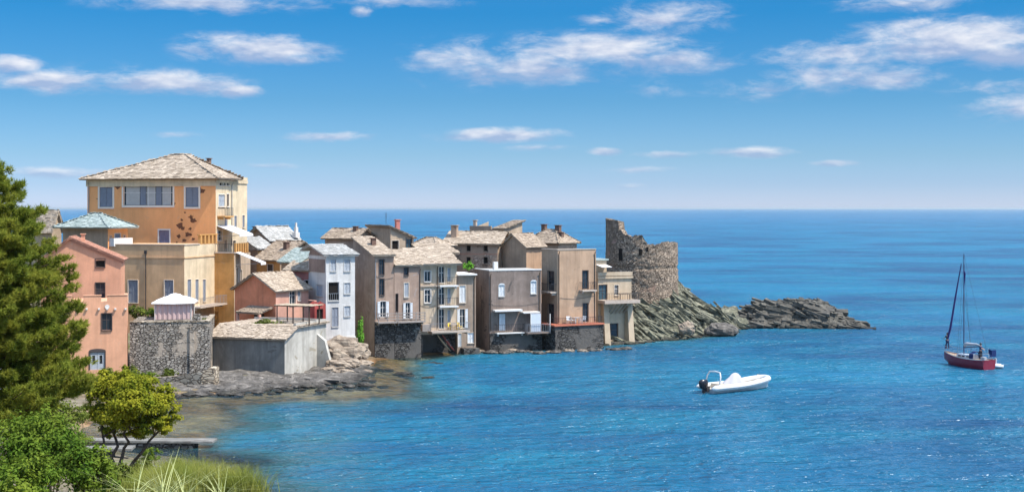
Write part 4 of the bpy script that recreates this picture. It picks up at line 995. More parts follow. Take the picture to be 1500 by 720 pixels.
# -- cafe on pillars
h = House('sand_house', 'sand-coloured terraced house on slanted pillars at the seaward end of the row', 'house', 869, 876, 925, 170.5, 66, -.6, group=VG)
CF = h
h.w = 5
h.win('R', 887, 474, 905, 497, 'doorglass', fr='framed', fw=.06); h.win('R', 883, 452, 890, 465, 'hole', fw=.05)
h.win('R', 877.5, 417, 889, 439, 'blue', fr='framed', fw=.05, lab='teal glazed terrace door'); h.win('R', 900, 417, 906, 432, 'glass', fr='frame', fw=.05)
zt = h.z(404); h.walls(zt, 'cafe'); h.part('parapet', 'cafe', [(-.25, .12, -.1, h.d + .1, zt + .003, zt + .45), (-.3, .2, -.15, h.d + .15, zt - .35, zt - .1)])
b = h.balcony('R', 874.5, 926, 438, 2.1, 'iron', 'slab', .9, .4, 'broad terrace slab on struts', False)
zs = h.z(442); m = MB()
for px in (880, 915):
    u = h.u('R', px); k = MB(); k.hexa([(.003, u, 0), (1.3, u, 0), (1.3, u + .8, 0), (.003, u + .8, 0), (.003, u, zs - .2), (.75, u, zs - .2), (.75, u + .7, zs - .2), (.003, u + .7, zs - .2)]); k.build('pillar', M['cafe'], h.o)
for i in range(5):
    u = lerp(h.u('R', 890), h.u('R', 913), i / 4); k = MB(); k.tube([(.02, u, zs - 1.5), (1.7, u + .25, zs - .22)], .07, 6); k.build('strut', M['slab'], h.o)
h.part('roof_room', 'cafe', [(-3.4, -.8, .1, h.u('R', 893), zt + .02, zt + 1.9)]); h.part('roof_room_slab', 'slate', [(-3.6, -.6, -.1, h.u('R', 893) + .2, zt + 1.903, zt + 2.1)])
m = MB(); m.hexa([(-.79, .1, zt + 1.35), (.9, .1, zt + 1.1), (.9, 1.5, zt + 1.1), (-.79, 1.5, zt + 1.35), (-.79, .1, zt + 1.4), (.9, .1, zt + 1.15), (.9, 1.5, zt + 1.15), (-.79, 1.5, zt + 1.4)]); m.build('awning', M['canvas'], h.o)
h.part('stone_base', 'seawall', [(-h.w, 1.0, -.5, h.d + .6, -.4, .9)])

PIPE = [(MV, 'R', 549.8, 380, 468), (CRM, 'R', 640.5, 390, 480), (GR, 'R', 718.5, 400, 484), (GR, 'R', 790, 398, 455), (BRN, 'R', 871, 368, 470), (BRN, 'R', 818.5, 368, 472), (NR, 'R', 694.5, 405, 505), (H_BIG, 'L', 130.5, 268, 350), (H_BIG, 'R', 339, 268, 360), (h2, 'R', 615, 393, 466)]
for hh, f, px, y0, y1 in PIPE:
    m = MB(); u = hh.u(f, px); T = hh.T(f); z0, z1 = hh.z(y1, f, u), hh.z(y0, f, u); m.tube([T(u, .07, max(.1, z0)), T(u, .07, z1 - .3), T(u, .25, z1)], .05, 6); m.build('downpipe', M['irong' if px < 600 else 'woodd'], hh.o)
for hh, f, x0, y0, x1, y1 in ((MV, 'R', 550, 404, 576, 406), (GR, 'R', 720, 446, 790, 443), (BRN, 'R', 820, 436, 872, 432), (CRM, 'R', 614, 446, 640, 447)):
    m = MB(); ua, ub = hh.u(f, x0), hh.u(f, x1); T = hh.T(f); za, zb2 = hh.z(y0, f, ua), hh.z(y1, f, ub)
    m.tube([T(lerp(ua, ub, t), .04, lerp(za, zb2, t) - .25 * math.sin(math.pi * t)) for t in np.linspace(0, 1, 9)], .018, 5); m.build('cable', M['iron'], hh.o)

# -- ruined round tower
def tower():
    Yc, r = 188.5, 4.95; c = P(940, 305, Yc); c.z = 0
    t = thing('ruined_tower', (c.x, c.y, 1.5), 'ruined round stone watchtower with one tall broken corner on the headland', 'tower')
    prof = [(886, 322), (905, 321), (907, 335), (911, 341), (921, 344), (941, 345), (944, 350), (946, 355), (950, 357), (957, 357), (963, 361), (968, 355), (974, 354), (993, 356)]
    n, nz = 150, 44; rows = [[] for _ in range(nz + 1)]; inner = [[] for _ in range(nz + 1)]
    for k in range(n):
        a = 2 * math.pi * k / n; x, y = math.sin(a), -math.cos(a)
        px = CX + (c.x + x * r) * F / (c.y + y * r); py = crest(prof, min(max(px, 886.5), 992.5))
        top = CAMH - (py - HY) * (c.y + y * r) / F - 1.5
        if y > .15: top = min(top, 10.4 + .5 * fbm(x * 2, y * 2, 4))
        if x < -.75 and y > -.75: top = 14.0 if y < .2 else 12.0
        top += .28 * fbm(a * 9, 1.7, 2, 4) + .2 * (((a * 14) % 1) - .5)
        for j in range(nz + 1):
            z = top * j / nz; rr = r + .55 * max(0, 1 - z / 5.5) ** 1.5 + .10 * fbm(x * 5, y * 5, z * 1.2, 4) + .05 * fbm(x * 14, y * 14, z * 3, 2) - .10 * (abs(z - 7.4) < .25)
            rows[j].append((x * rr, y * rr, z)); ri = r - 1.25 + .12 * fbm(x * 4, y * 4, z + 9, 3); inner[j].append((x * ri, y * ri, z * (1 if j < nz else .985)))
    m = MB(); m.grid(rows + inner[::-1], closed=True); m.build('wall', M['tower'], t)
    m = MB(); m.grid([[(math.sin(q) * rr, -math.cos(q) * rr, 8.4 + .3 * fbm(math.sin(q) * rr, math.cos(q) * rr, 5)) for q in np.linspace(0, 2 * math.pi, 30)] for rr in (0.01, 1.3, 2.6, 3.9)]); m.build('floor', M['lowwall'], t)
    for (px, py, w, hh) in ((938, 369, .22, .42), (910, 373, .28, .8), (948, 365, .14, .3)):
        p = P(px, py, Yc - r * .98); a = math.asin((p.x - c.x) / r); q = Vector((math.sin(a), -math.cos(a), 0)); s_ = Vector((q.y, -q.x, 0)); o = q * (r + .06) + Vector((0, 0, p.z - 1.5)); m = MB()
        b0, b1 = o - q * .5, o
        m.hexa([b1 - s_ * w - Vector((0, 0, hh)), b1 + s_ * w - Vector((0, 0, hh)), b0 + s_ * w - Vector((0, 0, hh)), b0 - s_ * w - Vector((0, 0, hh)), b1 - s_ * w + Vector((0, 0, hh)), b1 + s_ * w + Vector((0, 0, hh)), b0 + s_ * w + Vector((0, 0, hh)), b0 - s_ * w + Vector((0, 0, hh))]); m.build('slit', M['dark'], t)
tower()

# ------------------------------------------------------------------ vegetation
def leaf_arrays(C, Nrm, size, asp=.5, bias=.6, fold=.25):
    """one folded leaf (two triangles sharing a rib) per centre; faces turned roughly along Nrm"""
    n = len(C); d = rng.normal(size=(n, 3)); d /= np.linalg.norm(d, axis=1)[:, None]
    nn = Nrm * bias + d * (1 - bias) + np.array([0, 0, .25]); nn /= np.linalg.norm(nn, axis=1)[:, None]
    t = np.cross(nn, rng.normal(size=(n, 3))); t /= np.linalg.norm(t, axis=1)[:, None]; b = np.cross(nn, t)
    L = (size * rng.uniform(.65, 1.3, n))[:, None]
    p0 = C - t * L * .5; p1 = C + t * L * .5; w = b * L * asp * .5; up = nn * L * fold * asp
    V = np.stack([p0, C + w + up, p1, C - w + up], 1).reshape(-1, 3); i = np.arange(n)[:, None] * 4
    return V, np.concatenate([i, i + 1, i + 2, i + 3], 1)
def crown(name, blobs, n, size, mat, parent, asp=.5, sub=7, bias=.6, shell=.55):
    """foliage: leaves gathered in uneven clumps spread through the blobs (centre, radii)"""
    Cs, Ns = [], []; tot = sum(b[1][0] * b[1][1] * b[1][2] for b in blobs)
    for c, r in blobs:
        k = max(6, int(n * r[0] * r[1] * r[2] / tot)); c = np.array(c); r = np.array(r)
        nc = max(4, k // 60); d = rng.normal(size=(nc, 3)); d /= np.linalg.norm(d, axis=1)[:, None]
        cc = d * (shell + (1 - shell) * rng.random((nc, 1)) ** .6) * rng.uniform(.8, 1.12, (nc, 1))
        idx = rng.integers(0, nc, k); q = rng.normal(size=(k, 3)) * .16; off = cc[idx] + q * rng.uniform(.5, 1.3, (nc, 1))[idx]
        Cs.append(c + off * r); nm = off * 1.0 + q * 2; Ns.append(nm / (np.linalg.norm(nm, axis=1)[:, None] + 1e-6))
    V, Fc = leaf_arrays(np.concatenate(Cs), np.concatenate(Ns), size, asp, bias)
    return fmesh(name, V, Fc, M[mat], parent)
def limb(mb, a, b, r0, r1, wob=.12, n=6, seg=6):
    a, b = Vector(a), Vector(b); L = (b - a).length; pts = []
    for i in range(seg + 1):
        t = i / seg; p = a.lerp(b, t) + Vector((U(-1, 1), U(-1, 1), U(-.5, .5))) * wob * L * .25 * math.sin(math.pi * t); pts.append(p)
    mb.tube(pts, [lerp(r0, r1, i / seg) for i in range(seg + 1)], n)
def gz_at(x, y): return float(land_z(np.array([float(x)]), np.array([float(y)]))[0])
# -- the big pine on the left: whorls of limbs carrying tufts of needles
def pine():
    Y = 45.0; k = Y / F; base = P(-30, 690, Y); base.z = gz_at(base.x, base.y) - .2; top = P(-26, 222, Y)
    t = thing('pine_tree', base, 'large dark green pine filling the left edge of the view', 'tree')
    H = top.z - base.z; m = MB(); limb(m, (0, 0, 0), (.1, 0, H * .96), .28, .04, .05, 10, 12); m.build('trunk', M['bark'], t)
    prof = [(222, 4), (240, 32), (262, 55), (300, 80), (335, 104), (375, 122), (425, 134), (480, 148), (520, 142), (548, 168), (575, 176), (592, 150), (606, 100), (625, 40)]
    tufts = []; m = MB(); nl = 430
    for i in range(nl):
        f_ = (i + U(0, 1)) / nl; py = 226 + (612 - 226) * f_ ** .85; z = CAMH - (py - HY) * k - base.z
        rad = crest(prof, min(py, 624)) * k * U(.74, 1.02); a = U(0, 2 * math.pi) if i % 3 else U(-1.9, .5)
        e = Vector((math.cos(a) * rad, math.sin(a) * rad * .9, z + U(-.05, .16) * rad)); s0 = Vector((.05, 0, max(.5, z - .30 * rad)))
        limb(m, s0, e, .012 + .012 * rad, .008, .12, 4, 4)
        nt = int(8 + rad * 14)
        for j in range(nt):
            q = 1 - .72 * random.random() ** 1.5; p = s0.lerp(e, q); sp = .10 + .20 * rad * (1.08 - q)
            tufts.append((p + Vector((U(-sp, sp), U(-sp, sp), U(-sp * .35, sp * .7))), (e - s0).normalized()))
    m.build('limb', M['bark'], t)
    # one tuft: needles fanning round an upward-turned twig
    n = len(tufts); NP = 30; C = np.array([p[:] for p, _ in tufts]); D = np.array([d[:] for _, d in tufts]) * .75 + np.array([0, 0, .75]) + rng.normal(size=(n, 3)) * .35
    D /= np.linalg.norm(D, axis=1)[:, None]
    C = np.repeat(C, NP, 0); D = np.repeat(D, NP, 0); N = len(C)
    o = rng.uniform(-.10, .10, (N, 1)); d = rng.normal(size=(N, 3)); d = D * .9 + d / np.linalg.norm(d, axis=1)[:, None] * 1.0; d /= np.linalg.norm(d, axis=1)[:, None]
    w = np.cross(d, rng.normal(size=(N, 3))); w /= np.linalg.norm(w, axis=1)[:, None]; L = rng.uniform(.11, .20, (N, 1)); s = C + D * o
    V = np.stack([s - w * .014, s + w * .014, s + d * L], 1).reshape(-1, 3); Fc = np.arange(N * 3).reshape(-1, 3)
    fmesh('crown', V, Fc, M['pine'], t)
    print('pine tufts', n)
pine()
# -- yellow-green tree with three leaning stems
def yellow_tree():
    Y = 60.0; b = P(168, 692, Y); b.z = gz_at(b.x, b.y) - .15
    t = thing('leaning_tree', b, 'yellow-green umbrella-shaped tree with several leaning stems above the jetty', 'tree')
    def q(px, py, dy=0): p = P(px, py, Y + dy); return (p.x - b.x, dy, p.z - b.z)
    blobs = [(q(190, 566), (.95, .9, .62)), (q(160, 568, .3), (.7, .9, .6)), (q(222, 592, -.2), (.95, .9, .50)), (q(246, 606, .1), (.55, .65, .34)), (q(172, 606, -.5), (.95, .8, .5)), (q(150, 602, .5), (.5, .8, .5)), (q(205, 615, .5), (.85, .8, .32)), (q(225, 618, -.6), (.6, .6, .28)), (q(258, 596, .3), (.28, .4, .16)), (q(148, 548, .2), (.35, .5, .3)), (q(185, 546, .4), (.5, .5, .28)), (q(195, 590, -.8), (1.2, .8, .55)), (q(235, 575, .2), (.7, .7, .4)), (q(222, 626, -.4), (.75, .6, .28)), (q(196, 634, .2), (.6, .6, .28)), (q(140, 575, .1), (.5, .6, .5)), (q(135, 600, .2), (.45, .6, .4)), (q(215, 560, .1), (.6, .7, .35)), (q(240, 625, .1), (.5, .6, .3)), (q(165, 630, .5), (.55, .6, .3))]
    m = MB()
    for (x0, x1, y1, dy) in ((150, 150, 618, .2), (170, 196, 600, -.2), (182, 246, 612, .3), (165, 172, 590, .5)):
        a = q(x0, 694); limb(m, a, q(x1, y1, dy), .09, .035, .25, 8, 8)
        for _ in range(4): c = random.choice(blobs)[0]; limb(m, q(lerp(x0, x1, .7), lerp(694, y1, .7), dy * .7), (c[0] + U(-.3, .3), c[1] + U(-.3, .3), c[2]), .035, .01, .2, 5, 4)
    m.build('trunk', M['bark'], t); crown('crown', blobs, 30000, .13, 'oak', t, .6, shell=.35)
yellow_tree()
# -- dark bushes filling the lower left corner
def bush(name, px, py, Y, w, hgt, n, size, mat, label, cat='bush', group=None, asp=.5, depth=None, nb=7, ground=None, stems=True):
    c = P(px, py, Y); z0 = ground if ground is not None else gz_at(c.x, c.y); t = thing(name, (c.x, c.y, z0), label, cat, group); blobs = []
    dz = c.z - z0; dp = depth or w * .8
    for i in range(nb):
        a = U(0, 6.28); r = U(.15, .75); blobs.append(((math.cos(a) * r * w * .7, math.sin(a) * r * dp * .7, dz - hgt * U(.3, .75)), (w * U(.35, .6), dp * U(.35, .6), hgt * U(.28, .5))))
    blobs.append(((0, 0, dz - hgt * .5), (w * .75, dp * .75, hgt * .5)))
    crown('crown', blobs, n, size, mat, t, asp)
    if stems:
        m = MB()
        for i in range(5): limb(m, (U(-.1, .1) * w, U(-.1, .1) * w, -.1), (U(-.6, .6) * w, U(-.5, .5) * dp, max(.1, dz - hgt * U(.3, .6))), .02 + .015 * hgt, .008, .2, 5, 5)
        m.build('stem', M['bark'], t)
    return t
BG = 'dense green bushes in the lower left corner'
bush('leafy_bush', 40, 606, 36, 1.55, 1.7, 15000, .10, 'dkleaf', 'large dense leafy bush at the very bottom left below the pine', group=BG, nb=10)
bush('leafy_bush', 128, 650, 34, .9, 1.25, 8000, .095, 'dkleaf', 'rounded leafy bush right of the largest one, below the leaning tree', group=BG, nb=8)
bush('leafy_bush', 20, 668, 31, 1.3, 1.3, 7000, .10, 'dkleaf', 'lowest leafy bush cut by the bottom left corner of the photo', group=BG, nb=7)
bush('leafy_bush', 165, 682, 38, .75, .9, 4500, .09, 'shrub', 'small leafy bush between the dark bushes and the tall grass', group=BG, nb=6)
bush('leafy_bush', 75, 588, 50, 1.5, 1.3, 6000, .11, 'shrub', 'lighter bush half hidden under the lower pine boughs', group=BG, nb=7)
SG = 'shrubs growing round the stone terrace'
bush('shrub', 200, 446, 140, 1.7, 1.4, 1800, .22, 'shrub', 'green shrub on the terrace at the foot of the tan house', 'shrub', SG, depth=1.0, ground=TW.zb + TW.zt)
bush('shrub', 226, 453, 139, 1.0, .9, 900, .22, 'dkleaf', 'dark rounded shrub on the terrace just left of the gazebo', 'shrub', SG, depth=.8, ground=TW.zb + TW.zt)
bush('shrub', 196, 536, 130, 1.2, 1.8, 1500, .22, 'shrub', 'tall shrub in the corner between pink house and terrace wall', 'shrub', SG, depth=.8)
bush('shrub', 218, 543, 129.8, 1.2, .9, 900, .2, 'dkleaf', 'low dark shrub at the left foot of the terrace wall', 'shrub', SG, depth=.6)
bush('shrub', 247, 540, 129.6, .9, .8, 800, .2, 'shrub', 'low shrub at the middle foot of the terrace wall', 'shrub', SG, depth=.5)
bush('shrub', 204, 492, 132.3, .45, .9, 300, .2, 'shrub', 'shrub rooted high in the left of the terrace wall', 'shrub', SG, depth=.4, ground=CAMH - (495 - HY) * 132.3 / F, stems=False)
bush('shrub', 222, 497, 132.5, .6, .8, 400, .2, 'shrub', 'shrub sprouting from the middle of the terrace wall', 'shrub', SG, depth=.4, ground=CAMH - (505 - HY) * 132.5 / F, stems=False)
bush('shrub', 300, 466, 136, .5, .4, 300, .2, 'shrub', 'small flowering shrub by the pillar at the terrace corner', 'shrub', SG, depth=.5, ground=TW.zb + TW.zt)
bush('shrub', 393, 466, 140, 2.2, .9, 1600, .2, 'shrub', 'long low shrub in front of the salmon house porch', 'shrub', depth=.7, ground=BH_z)
bush('climbing_plant', 527, 466, 152.5, .55, 3.6, 1300, .22, 'bright', 'bright green climber hanging in the dark gap beside the white house', 'plant', depth=.5, stems=False, ground=2)
bush('potted_plant', 687, 383, 163, .95, 1.0, 900, .22, 'bright', 'bright green plant on the flat roof beside the grey house', 'plant', depth=.8, ground=NR.zb + NR.zt + .16)
for i, (x, y, l) in enumerate(((212, 566, 'scrubby bush below the pink house, left of the low sandy wall'), (190, 560, 'scrubby bush at the right foot of the pink house'), (160, 552, 'scrubby bush under the arched blue-grey door'))):
    bush('scrub_bush', x, y - 12, 122 - i * 2, 1.5, 1.2, 1000, .22, 'shrub', l, 'bush', 'scrub below the pink house', depth=1.0)
# -- tall dry grass and yucca at the bottom
def grass(name, c, w, d, n, hgt, mat, lab, cat=None, kind=None, wid=.012, droop=.5, upr=.25):
    C = np.stack([rng.normal(c[0], w, n), rng.normal(c[1], d, n)], 1); z = land_z(C[:, 0], C[:, 1]) - .03
    a = rng.uniform(0, 2 * math.pi, n); ln = rng.uniform(.55, 1.15, n) * hgt; dr = rng.uniform(.2, 1, n) * droop
    V = []; S = 4; dx, dy = np.cos(a), np.sin(a)
    for j in range(S + 1):
        t = j / S; wv = wid * (1 - t * .92); x = C[:, 0] + dx * ln * (upr * t + dr * t * t); y = C[:, 1] + dy * ln * (upr * t + dr * t * t); zz = z + ln * (t - dr * .55 * t * t)
        V.append(np.stack([x - dy * wv, y + dx * wv, zz], 1)); V.append(np.stack([x + dy * wv, y - dx * wv, zz], 1))
    V = np.stack(V, 1).reshape(-1, 3); b = np.arange(n)[:, None] * (2 * S + 2)
    Fc = np.concatenate([np.concatenate([b + 2 * j, b + 2 * j + 1, b + 2 * j + 3, b + 2 * j + 2], 1) for j in range(S)])
    o = fmesh(name, V, Fc, M[mat]); return tag(o, lab, cat, None, kind)
for i, (px, py, Y, w, n, hh) in enumerate(((205, 715, 44, .55, 2600, .9), (255, 715, 45, .45, 3600, 1.2), (275, 720, 46, .4, 3600, 1.45), (300, 720, 43, .35, 1800, .8), (180, 715, 46, .6, 2000, .8), (240, 715, 52, .7, 3500, 1.0), (200, 710, 56, .8, 3000, .9))):
    c = P(px, py, Y); grass('tall_grass', (c.x, c.y), w, .8, n, hh, 'grass', None, None, 'stuff', .010)
for px, Y, w, n, hh in ((330, 41, .35, 1300, 1.1), (355, 40, .3, 800, .95), (300, 42, .5, 2200, 1.2), (255, 40, .5, 2200, 1.0), (215, 37, .5, 1500, .8)): c = P(px, 730, Y); grass('tall_grass', (c.x, c.y), w, .5, n, hh, 'grass', None, None, 'stuff')
YG = 'yuccas in the grass at the bottom edge'
for px, Y, hh, n, l in ((196, 33, 1.15, 30, 'yucca with long pale leaves at the bottom edge beside the dark bushes'), (240, 33, 1.35, 40, 'tallest yucca with pale arching leaves at the middle of the grass patch'), (268, 34, 1.2, 26, 'yucca with pale leaves in front of the tall dry grass'), (322, 36, .95, 22, 'small yucca at the right end of the grass patch')):
    c = P(px, 745, Y); o = grass('yucca_plant', (c.x, c.y), .05, .05, n, hh, 'yucca', l, 'plant', None, .016, 1.1, .7); o['group'] = YG
GS = 'shrubs between the leaning tree and the grass'
for px, py, Y, w, hh, n, mt, l in ((205, 672, 62, .8, .8, 2600, 'shrub', 'round shrub beside the ramp handrail, under the leaning tree'), (222, 655, 74, .7, .7, 1800, 'dkleaf', 'dark shrub at the lower end of the stepped ramp'), (140, 672, 52, 1.1, .9, 3600, 'dkleaf', 'spreading shrub at the foot of the leaning tree stems'), (190, 694, 47, .8, .7, 2800, 'shrub', 'low yellowish shrub at the edge of the tall grass'), (110, 632, 70, 1.3, .9, 3000, 'dkleaf', 'dark shrub on the bank between pine and leaning tree'), (120, 592, 95, 1.8, 1.3, 2600, 'shrub', 'tall shrub behind the leaning tree, below the pink house'), (255, 668, 60, .6, .9, 2400, 'shrub', 'feathery shrub rising behind the tall grass'), (300, 700, 44, .5, .6, 1600, 'shrub', 'small shrub at the seaward end of the grass patch')):
    bush('bank_shrub', px, py, Y, w, hh, n, .085, mt, l, 'shrub', GS)

# ------------------------------------------------------------------ jetty, ramp, rails on the near shore
def quay(name, px0, px1, py, Y, wd, z0, mat, label, cat, tilt=0):
    a, b = P(px0, py, Y), P(px1, py, Y); t = thing(name, ((a.x + b.x) / 2, Y, 0), label, cat, rz=tilt); L = (b.x - a.x) / 2; m = MB(); zt = a.z
    for i in range(int(L * 2 / 1.6)): 
        x0 = -L + i * 1.6; m.box(x0, min(L, x0 + 1.585), 0, wd, z0, zt - .16 + U(-.02, .02))
    m.build('block_wall', M['seawall'], t); m = MB(); m.box(-L - .05, L + .08, -.08, wd + .08, zt - .14, zt); m.build('capping', M[mat], t); return t
quay('jetty', 120, 311, 645, 97, 1.2, -1.6, 'concrete', 'dark block jetty with a pale capping running out into the cove', 'jetty', R(-2))
quay('landing_stage', 90, 190, 657, 88, 1.2, -.6, 'concrete', 'low concrete landing stage behind the leaning tree, in front of the jetty', 'landing stage', R(4))
c = P(222, 672, 66); c.z = gz_at(c.x, c.y)
t = thing('ramp_stairs', c, 'narrow stepped concrete ramp with grey handrails going down to the jetty', 'stairs', rz=R(-32)); m = MB()
for i in range(9): m.box(-.55, .55, i * .5 - .8, i * .5 - .301, -1.6, .62 - i * .14)
m.build('step', M['concl'], t)
for sx in (-.5, .5):
    m = MB(); m.tube([(sx, -.7, 1.5), (sx, 3.6, .35)], .025, 6); m.tube([(sx, -.7, 1.1), (sx, 3.6, -.05)], .018, 6)
    for i in range(5): y = -.7 + i * 1.07; m.tube([(sx, y, -.4), (sx, y, 1.5 - (y + .7) * .267)], .022, 6)
    m.build('handrail', M['irong'], t)
c = P(168, 676, 58); c.z = gz_at(c.x, c.y); m = MB(); m.box(-.5, .5, -.4, .4, -.3, .62); m.box(-.56, .56, -.46, .46, .621, .72)
o = m.build('masonry_block', M['lowwall']); o.location = c; o.rotation_euler.z = R(15); tag(o, 'squat masonry block with a capstone among the stems of the leaning tree', 'block')
c = P(-6, 575, 75); h = House('white_roof_shed', 'low shed with a white corrugated roof seen through the pine boughs', 'shed', -60, 22, 36, 76, 18, 2.2, d=4)
zt = h.z(585); h.walls(zt, 'beige'); m = MB()
for i in range(24): x = -h.w - .2 + (h.w + .4) * i / 24; m.hexa([(x, -.3, zt + .05), (x + .1, -.3, zt + .05), (x + .1, 4.2, zt + 1.25), (x, 4.2, zt + 1.25), (x, -.3, zt + .1), (x + .1, -.3, zt + .1), (x + .1, 4.2, zt + 1.3), (x, 4.2, zt + 1.3)])
m.hexa([(-h.w - .2, -.3, zt + .02), (.2, -.3, zt + .02), (.2, 4.2, zt + 1.22), (-h.w - .2, 4.2, zt + 1.22), (-h.w - .2, -.3, zt + .06), (.2, -.3, zt + .06), (.2, 4.2, zt + 1.26), (-h.w - .2, 4.2, zt + 1.26)]); m.build('roof', M['whitep'], h.o)

# ------------------------------------------------------------------ boulders
BO = 'tan boulders under the white house'
for i, (px, py, Y, r, sq, l) in enumerate(((505, 512, 146.5, 1.75, (1.2, 1, .8), 'largest rounded tan boulder directly under the white house'), (490, 520, 145, 1.2, (1.1, 1, .7), 'tan boulder left of the largest one, by the concrete buttress'), (524, 516, 148, 1.2, (1, 1, .9), 'tan boulder at the dark gap right of the white house'),
      (495, 534, 141, 1.0, (1.3, 1, .6), 'tan boulder below the largest one, next to the buttress foot'), (512, 531, 142.5, .95, (1.2, 1, .6), 'tan boulder in front of the largest one'), (531, 532, 146, .8, (1.3, 1, .5), 'low boulder at the right end of the heap'), (505, 545, 139, .7, (1.4, 1, .5), 'small dark boulder at the water edge below the heap'), (482, 541, 139.5, .6, (1.3, 1, .5), 'small boulder wedged at the foot of the concrete buttress'), (535, 545, 141.8, .55, (1.5, 1, .5), 'flat boulder half in the shallow water'), (518, 548, 139.6, .45, (1.5, 1, .5), 'smallest boulder at the water line'))):
    boulder('boulder', P(px, py, Y), r, 'tan', i * 2.3, l, BO, sq)
SW = 'dark stones breaking the surface of the shallow water'
for i, (px, py, r) in enumerate(((567, 541, .45), (592, 547, .6), (600, 550, .45), (627, 553, .5), (556, 540, .3), (634, 531, .4), (622, 532, .3), (643, 532, .35), (580, 524, .4), (590, 521, .5), (540, 557, .5), (560, 565, .35))):
    boulder('wet_stone', P(px, py, 34000 / (py - 305)) + Vector((0, 0, -.08)), r, 'islet', 50 + i * 1.7, 'small dark wet stone showing above the shallow water off the mauve house', SW, (1.6, .9, .45))
for i in range(30):
    px = 262 + i * 9.4 + U(-4, 4); py = 578 - max(0, px - 300) * .055 + U(-5, 4)
    boulder('shelf_stone', P(px, py, 34000 / (py - 305)) + Vector((0, 0, .02)), U(.22, .6), 'islet' if i % 3 else 'shore', 140 + i * 1.3, 'small dark stone strewn along the edge of the rock shelf below the boathouse', 'stones at the edge of the rock shelf', (1.6, 1, .55))
SS = 'stones along the foot of the sea wall'
for i in range(26):
    px = 700 + i * 8.6 + U(-4, 4); py = 515.5 - (px - 700) * .045 + (2.4 if px > 712 else 0) + (2.6 if px > 788 else 0) + U(-.6, 1.6)
    boulder('shore_stone', P(px, py, 34000 / (py - 305)), U(.2, .62), 'shore' if i % 3 else 'tan', 90 + i, 'small stone in the row at the water line below the sea wall', SS, (1.5, .9, .6))
boulder('pale_boulder', P(1006, 481, 178), 1.0, 'tan', 3.3, 'pale angular boulder low on the headland near the water', None, (1.1, .8, .9))
boulder('round_boulder', P(1056, 484, 182.5), 1.5, 'shore', 8.1, 'rounded grey boulder at the seaward foot of the headland', None, (1.5, 1, .7), .2)

# ------------------------------------------------------------------ small things on the terraces
def chair(t, x, y, z, rz, mat):
    m = MB(); c = math.cos(rz); s_ = math.sin(rz)
def seat(name, loc, rz, mat, label, group):
    t = thing(name, loc, label, 'chair', group, rz); m = MB(); m.box(-.22, .22, -.22, .22, .42, .46); m.build('seat', M[mat], t)
    m = MB(); m.hexa([(-.22, .2, .47), (.22, .2, .47), (.22, .24, .47), (-.22, .24, .47), (-.21, .3, .9), (.21, .3, .9), (.21, .34, .9), (-.21, .34, .9)]); m.build('backrest', M[mat], t)
    for sx in (-.19, .19):
        for sy in (-.19, .19): k = MB(); k.tube([(sx, sy, .42), (sx * 1.15, sy * 1.15, 0)], .02, 5); k.build('leg', M[mat], t)
    return t
def clone(t, loc, rz, label):
    c = t.copy(); COL.objects.link(c); c.location = loc; c.rotation_euler.z = rz; c['label'] = label
    for ch in list(t.children): d = ch.copy(); COL.objects.link(d); d.parent = c
    return c
def on(h, f, px, out, z): # world point on a terrace in front of a face
    u = h.u(f, px); l = h.T(f)(u, out, 0); c, s_ = h.c, h.s
    return Vector((h.X + l[0] * c + l[1] * s_, h.Y - l[0] * s_ + l[1] * c, h.zb + z))
zc = CRM.z(483, 'R', CRM.u('R', 655)); YC = 'yellow chairs on the lowest cream balcony'
a = seat('chair', on(CRM, 'R', 657, .8, zc), R(40), 'yellow', 'yellow chair at the left of the lowest balcony of the cream house', YC)
clone(a, on(CRM, 'R', 666, .75, zc), R(-30), 'yellow chair in the middle of the lowest balcony of the cream house')
clone(a, on(CRM, 'R', 671, .8, zc), R(60), 'yellow chair at the right of the lowest balcony of the cream house')
zb_ = BRN.z(474); WC = 'white chairs on the red terrace'
a = seat('chair', on(BRN, 'R', 829, .7, zb_), R(20), 'whitep', 'white chair leftmost on the red terrace of the brown house', WC)
for px, r, l in ((835, 100, 'white chair left of the table on the red terrace'), (846, -80, 'white chair right of the table on the red terrace'), (850, 200, 'white chair rightmost on the red terrace of the brown house')): clone(a, on(BRN, 'R', px, .75, zb_), R(r), l)
def table(loc, r, mat, label, w=.9):
    t = thing('table', loc, label, 'table', None, r); m = MB(); m.box(-w / 2, w / 2, -.4, .4, .70, .74); m.build('tabletop', M[mat], t)
    for sx in (-1, 1):
        for sy in (-1, 1): k = MB(); k.box(sx * (w / 2 - .08) - .03, sx * (w / 2 - .08) + .03, sy * .3 - .03, sy * .3 + .03, 0, .699); k.build('leg', M[mat], t)
table(on(BRN, 'R', 841, .7, zb_), R(28), 'whitep', 'white table on the red terrace of the brown house')
table(on(CRM, 'R', 662, .9, zc), R(20), 'wood', 'small wooden table between the yellow chairs of the cream house')
zf = CF.z(438, 'R', CF.u('R', 905)); table(on(CF, 'R', 907, 1.2, zf), R(24), 'woodd', 'dark wooden table on the terrace slab of the sand-coloured house', 1.5)
CG = 'canoes leaning on the wall below the cream house'
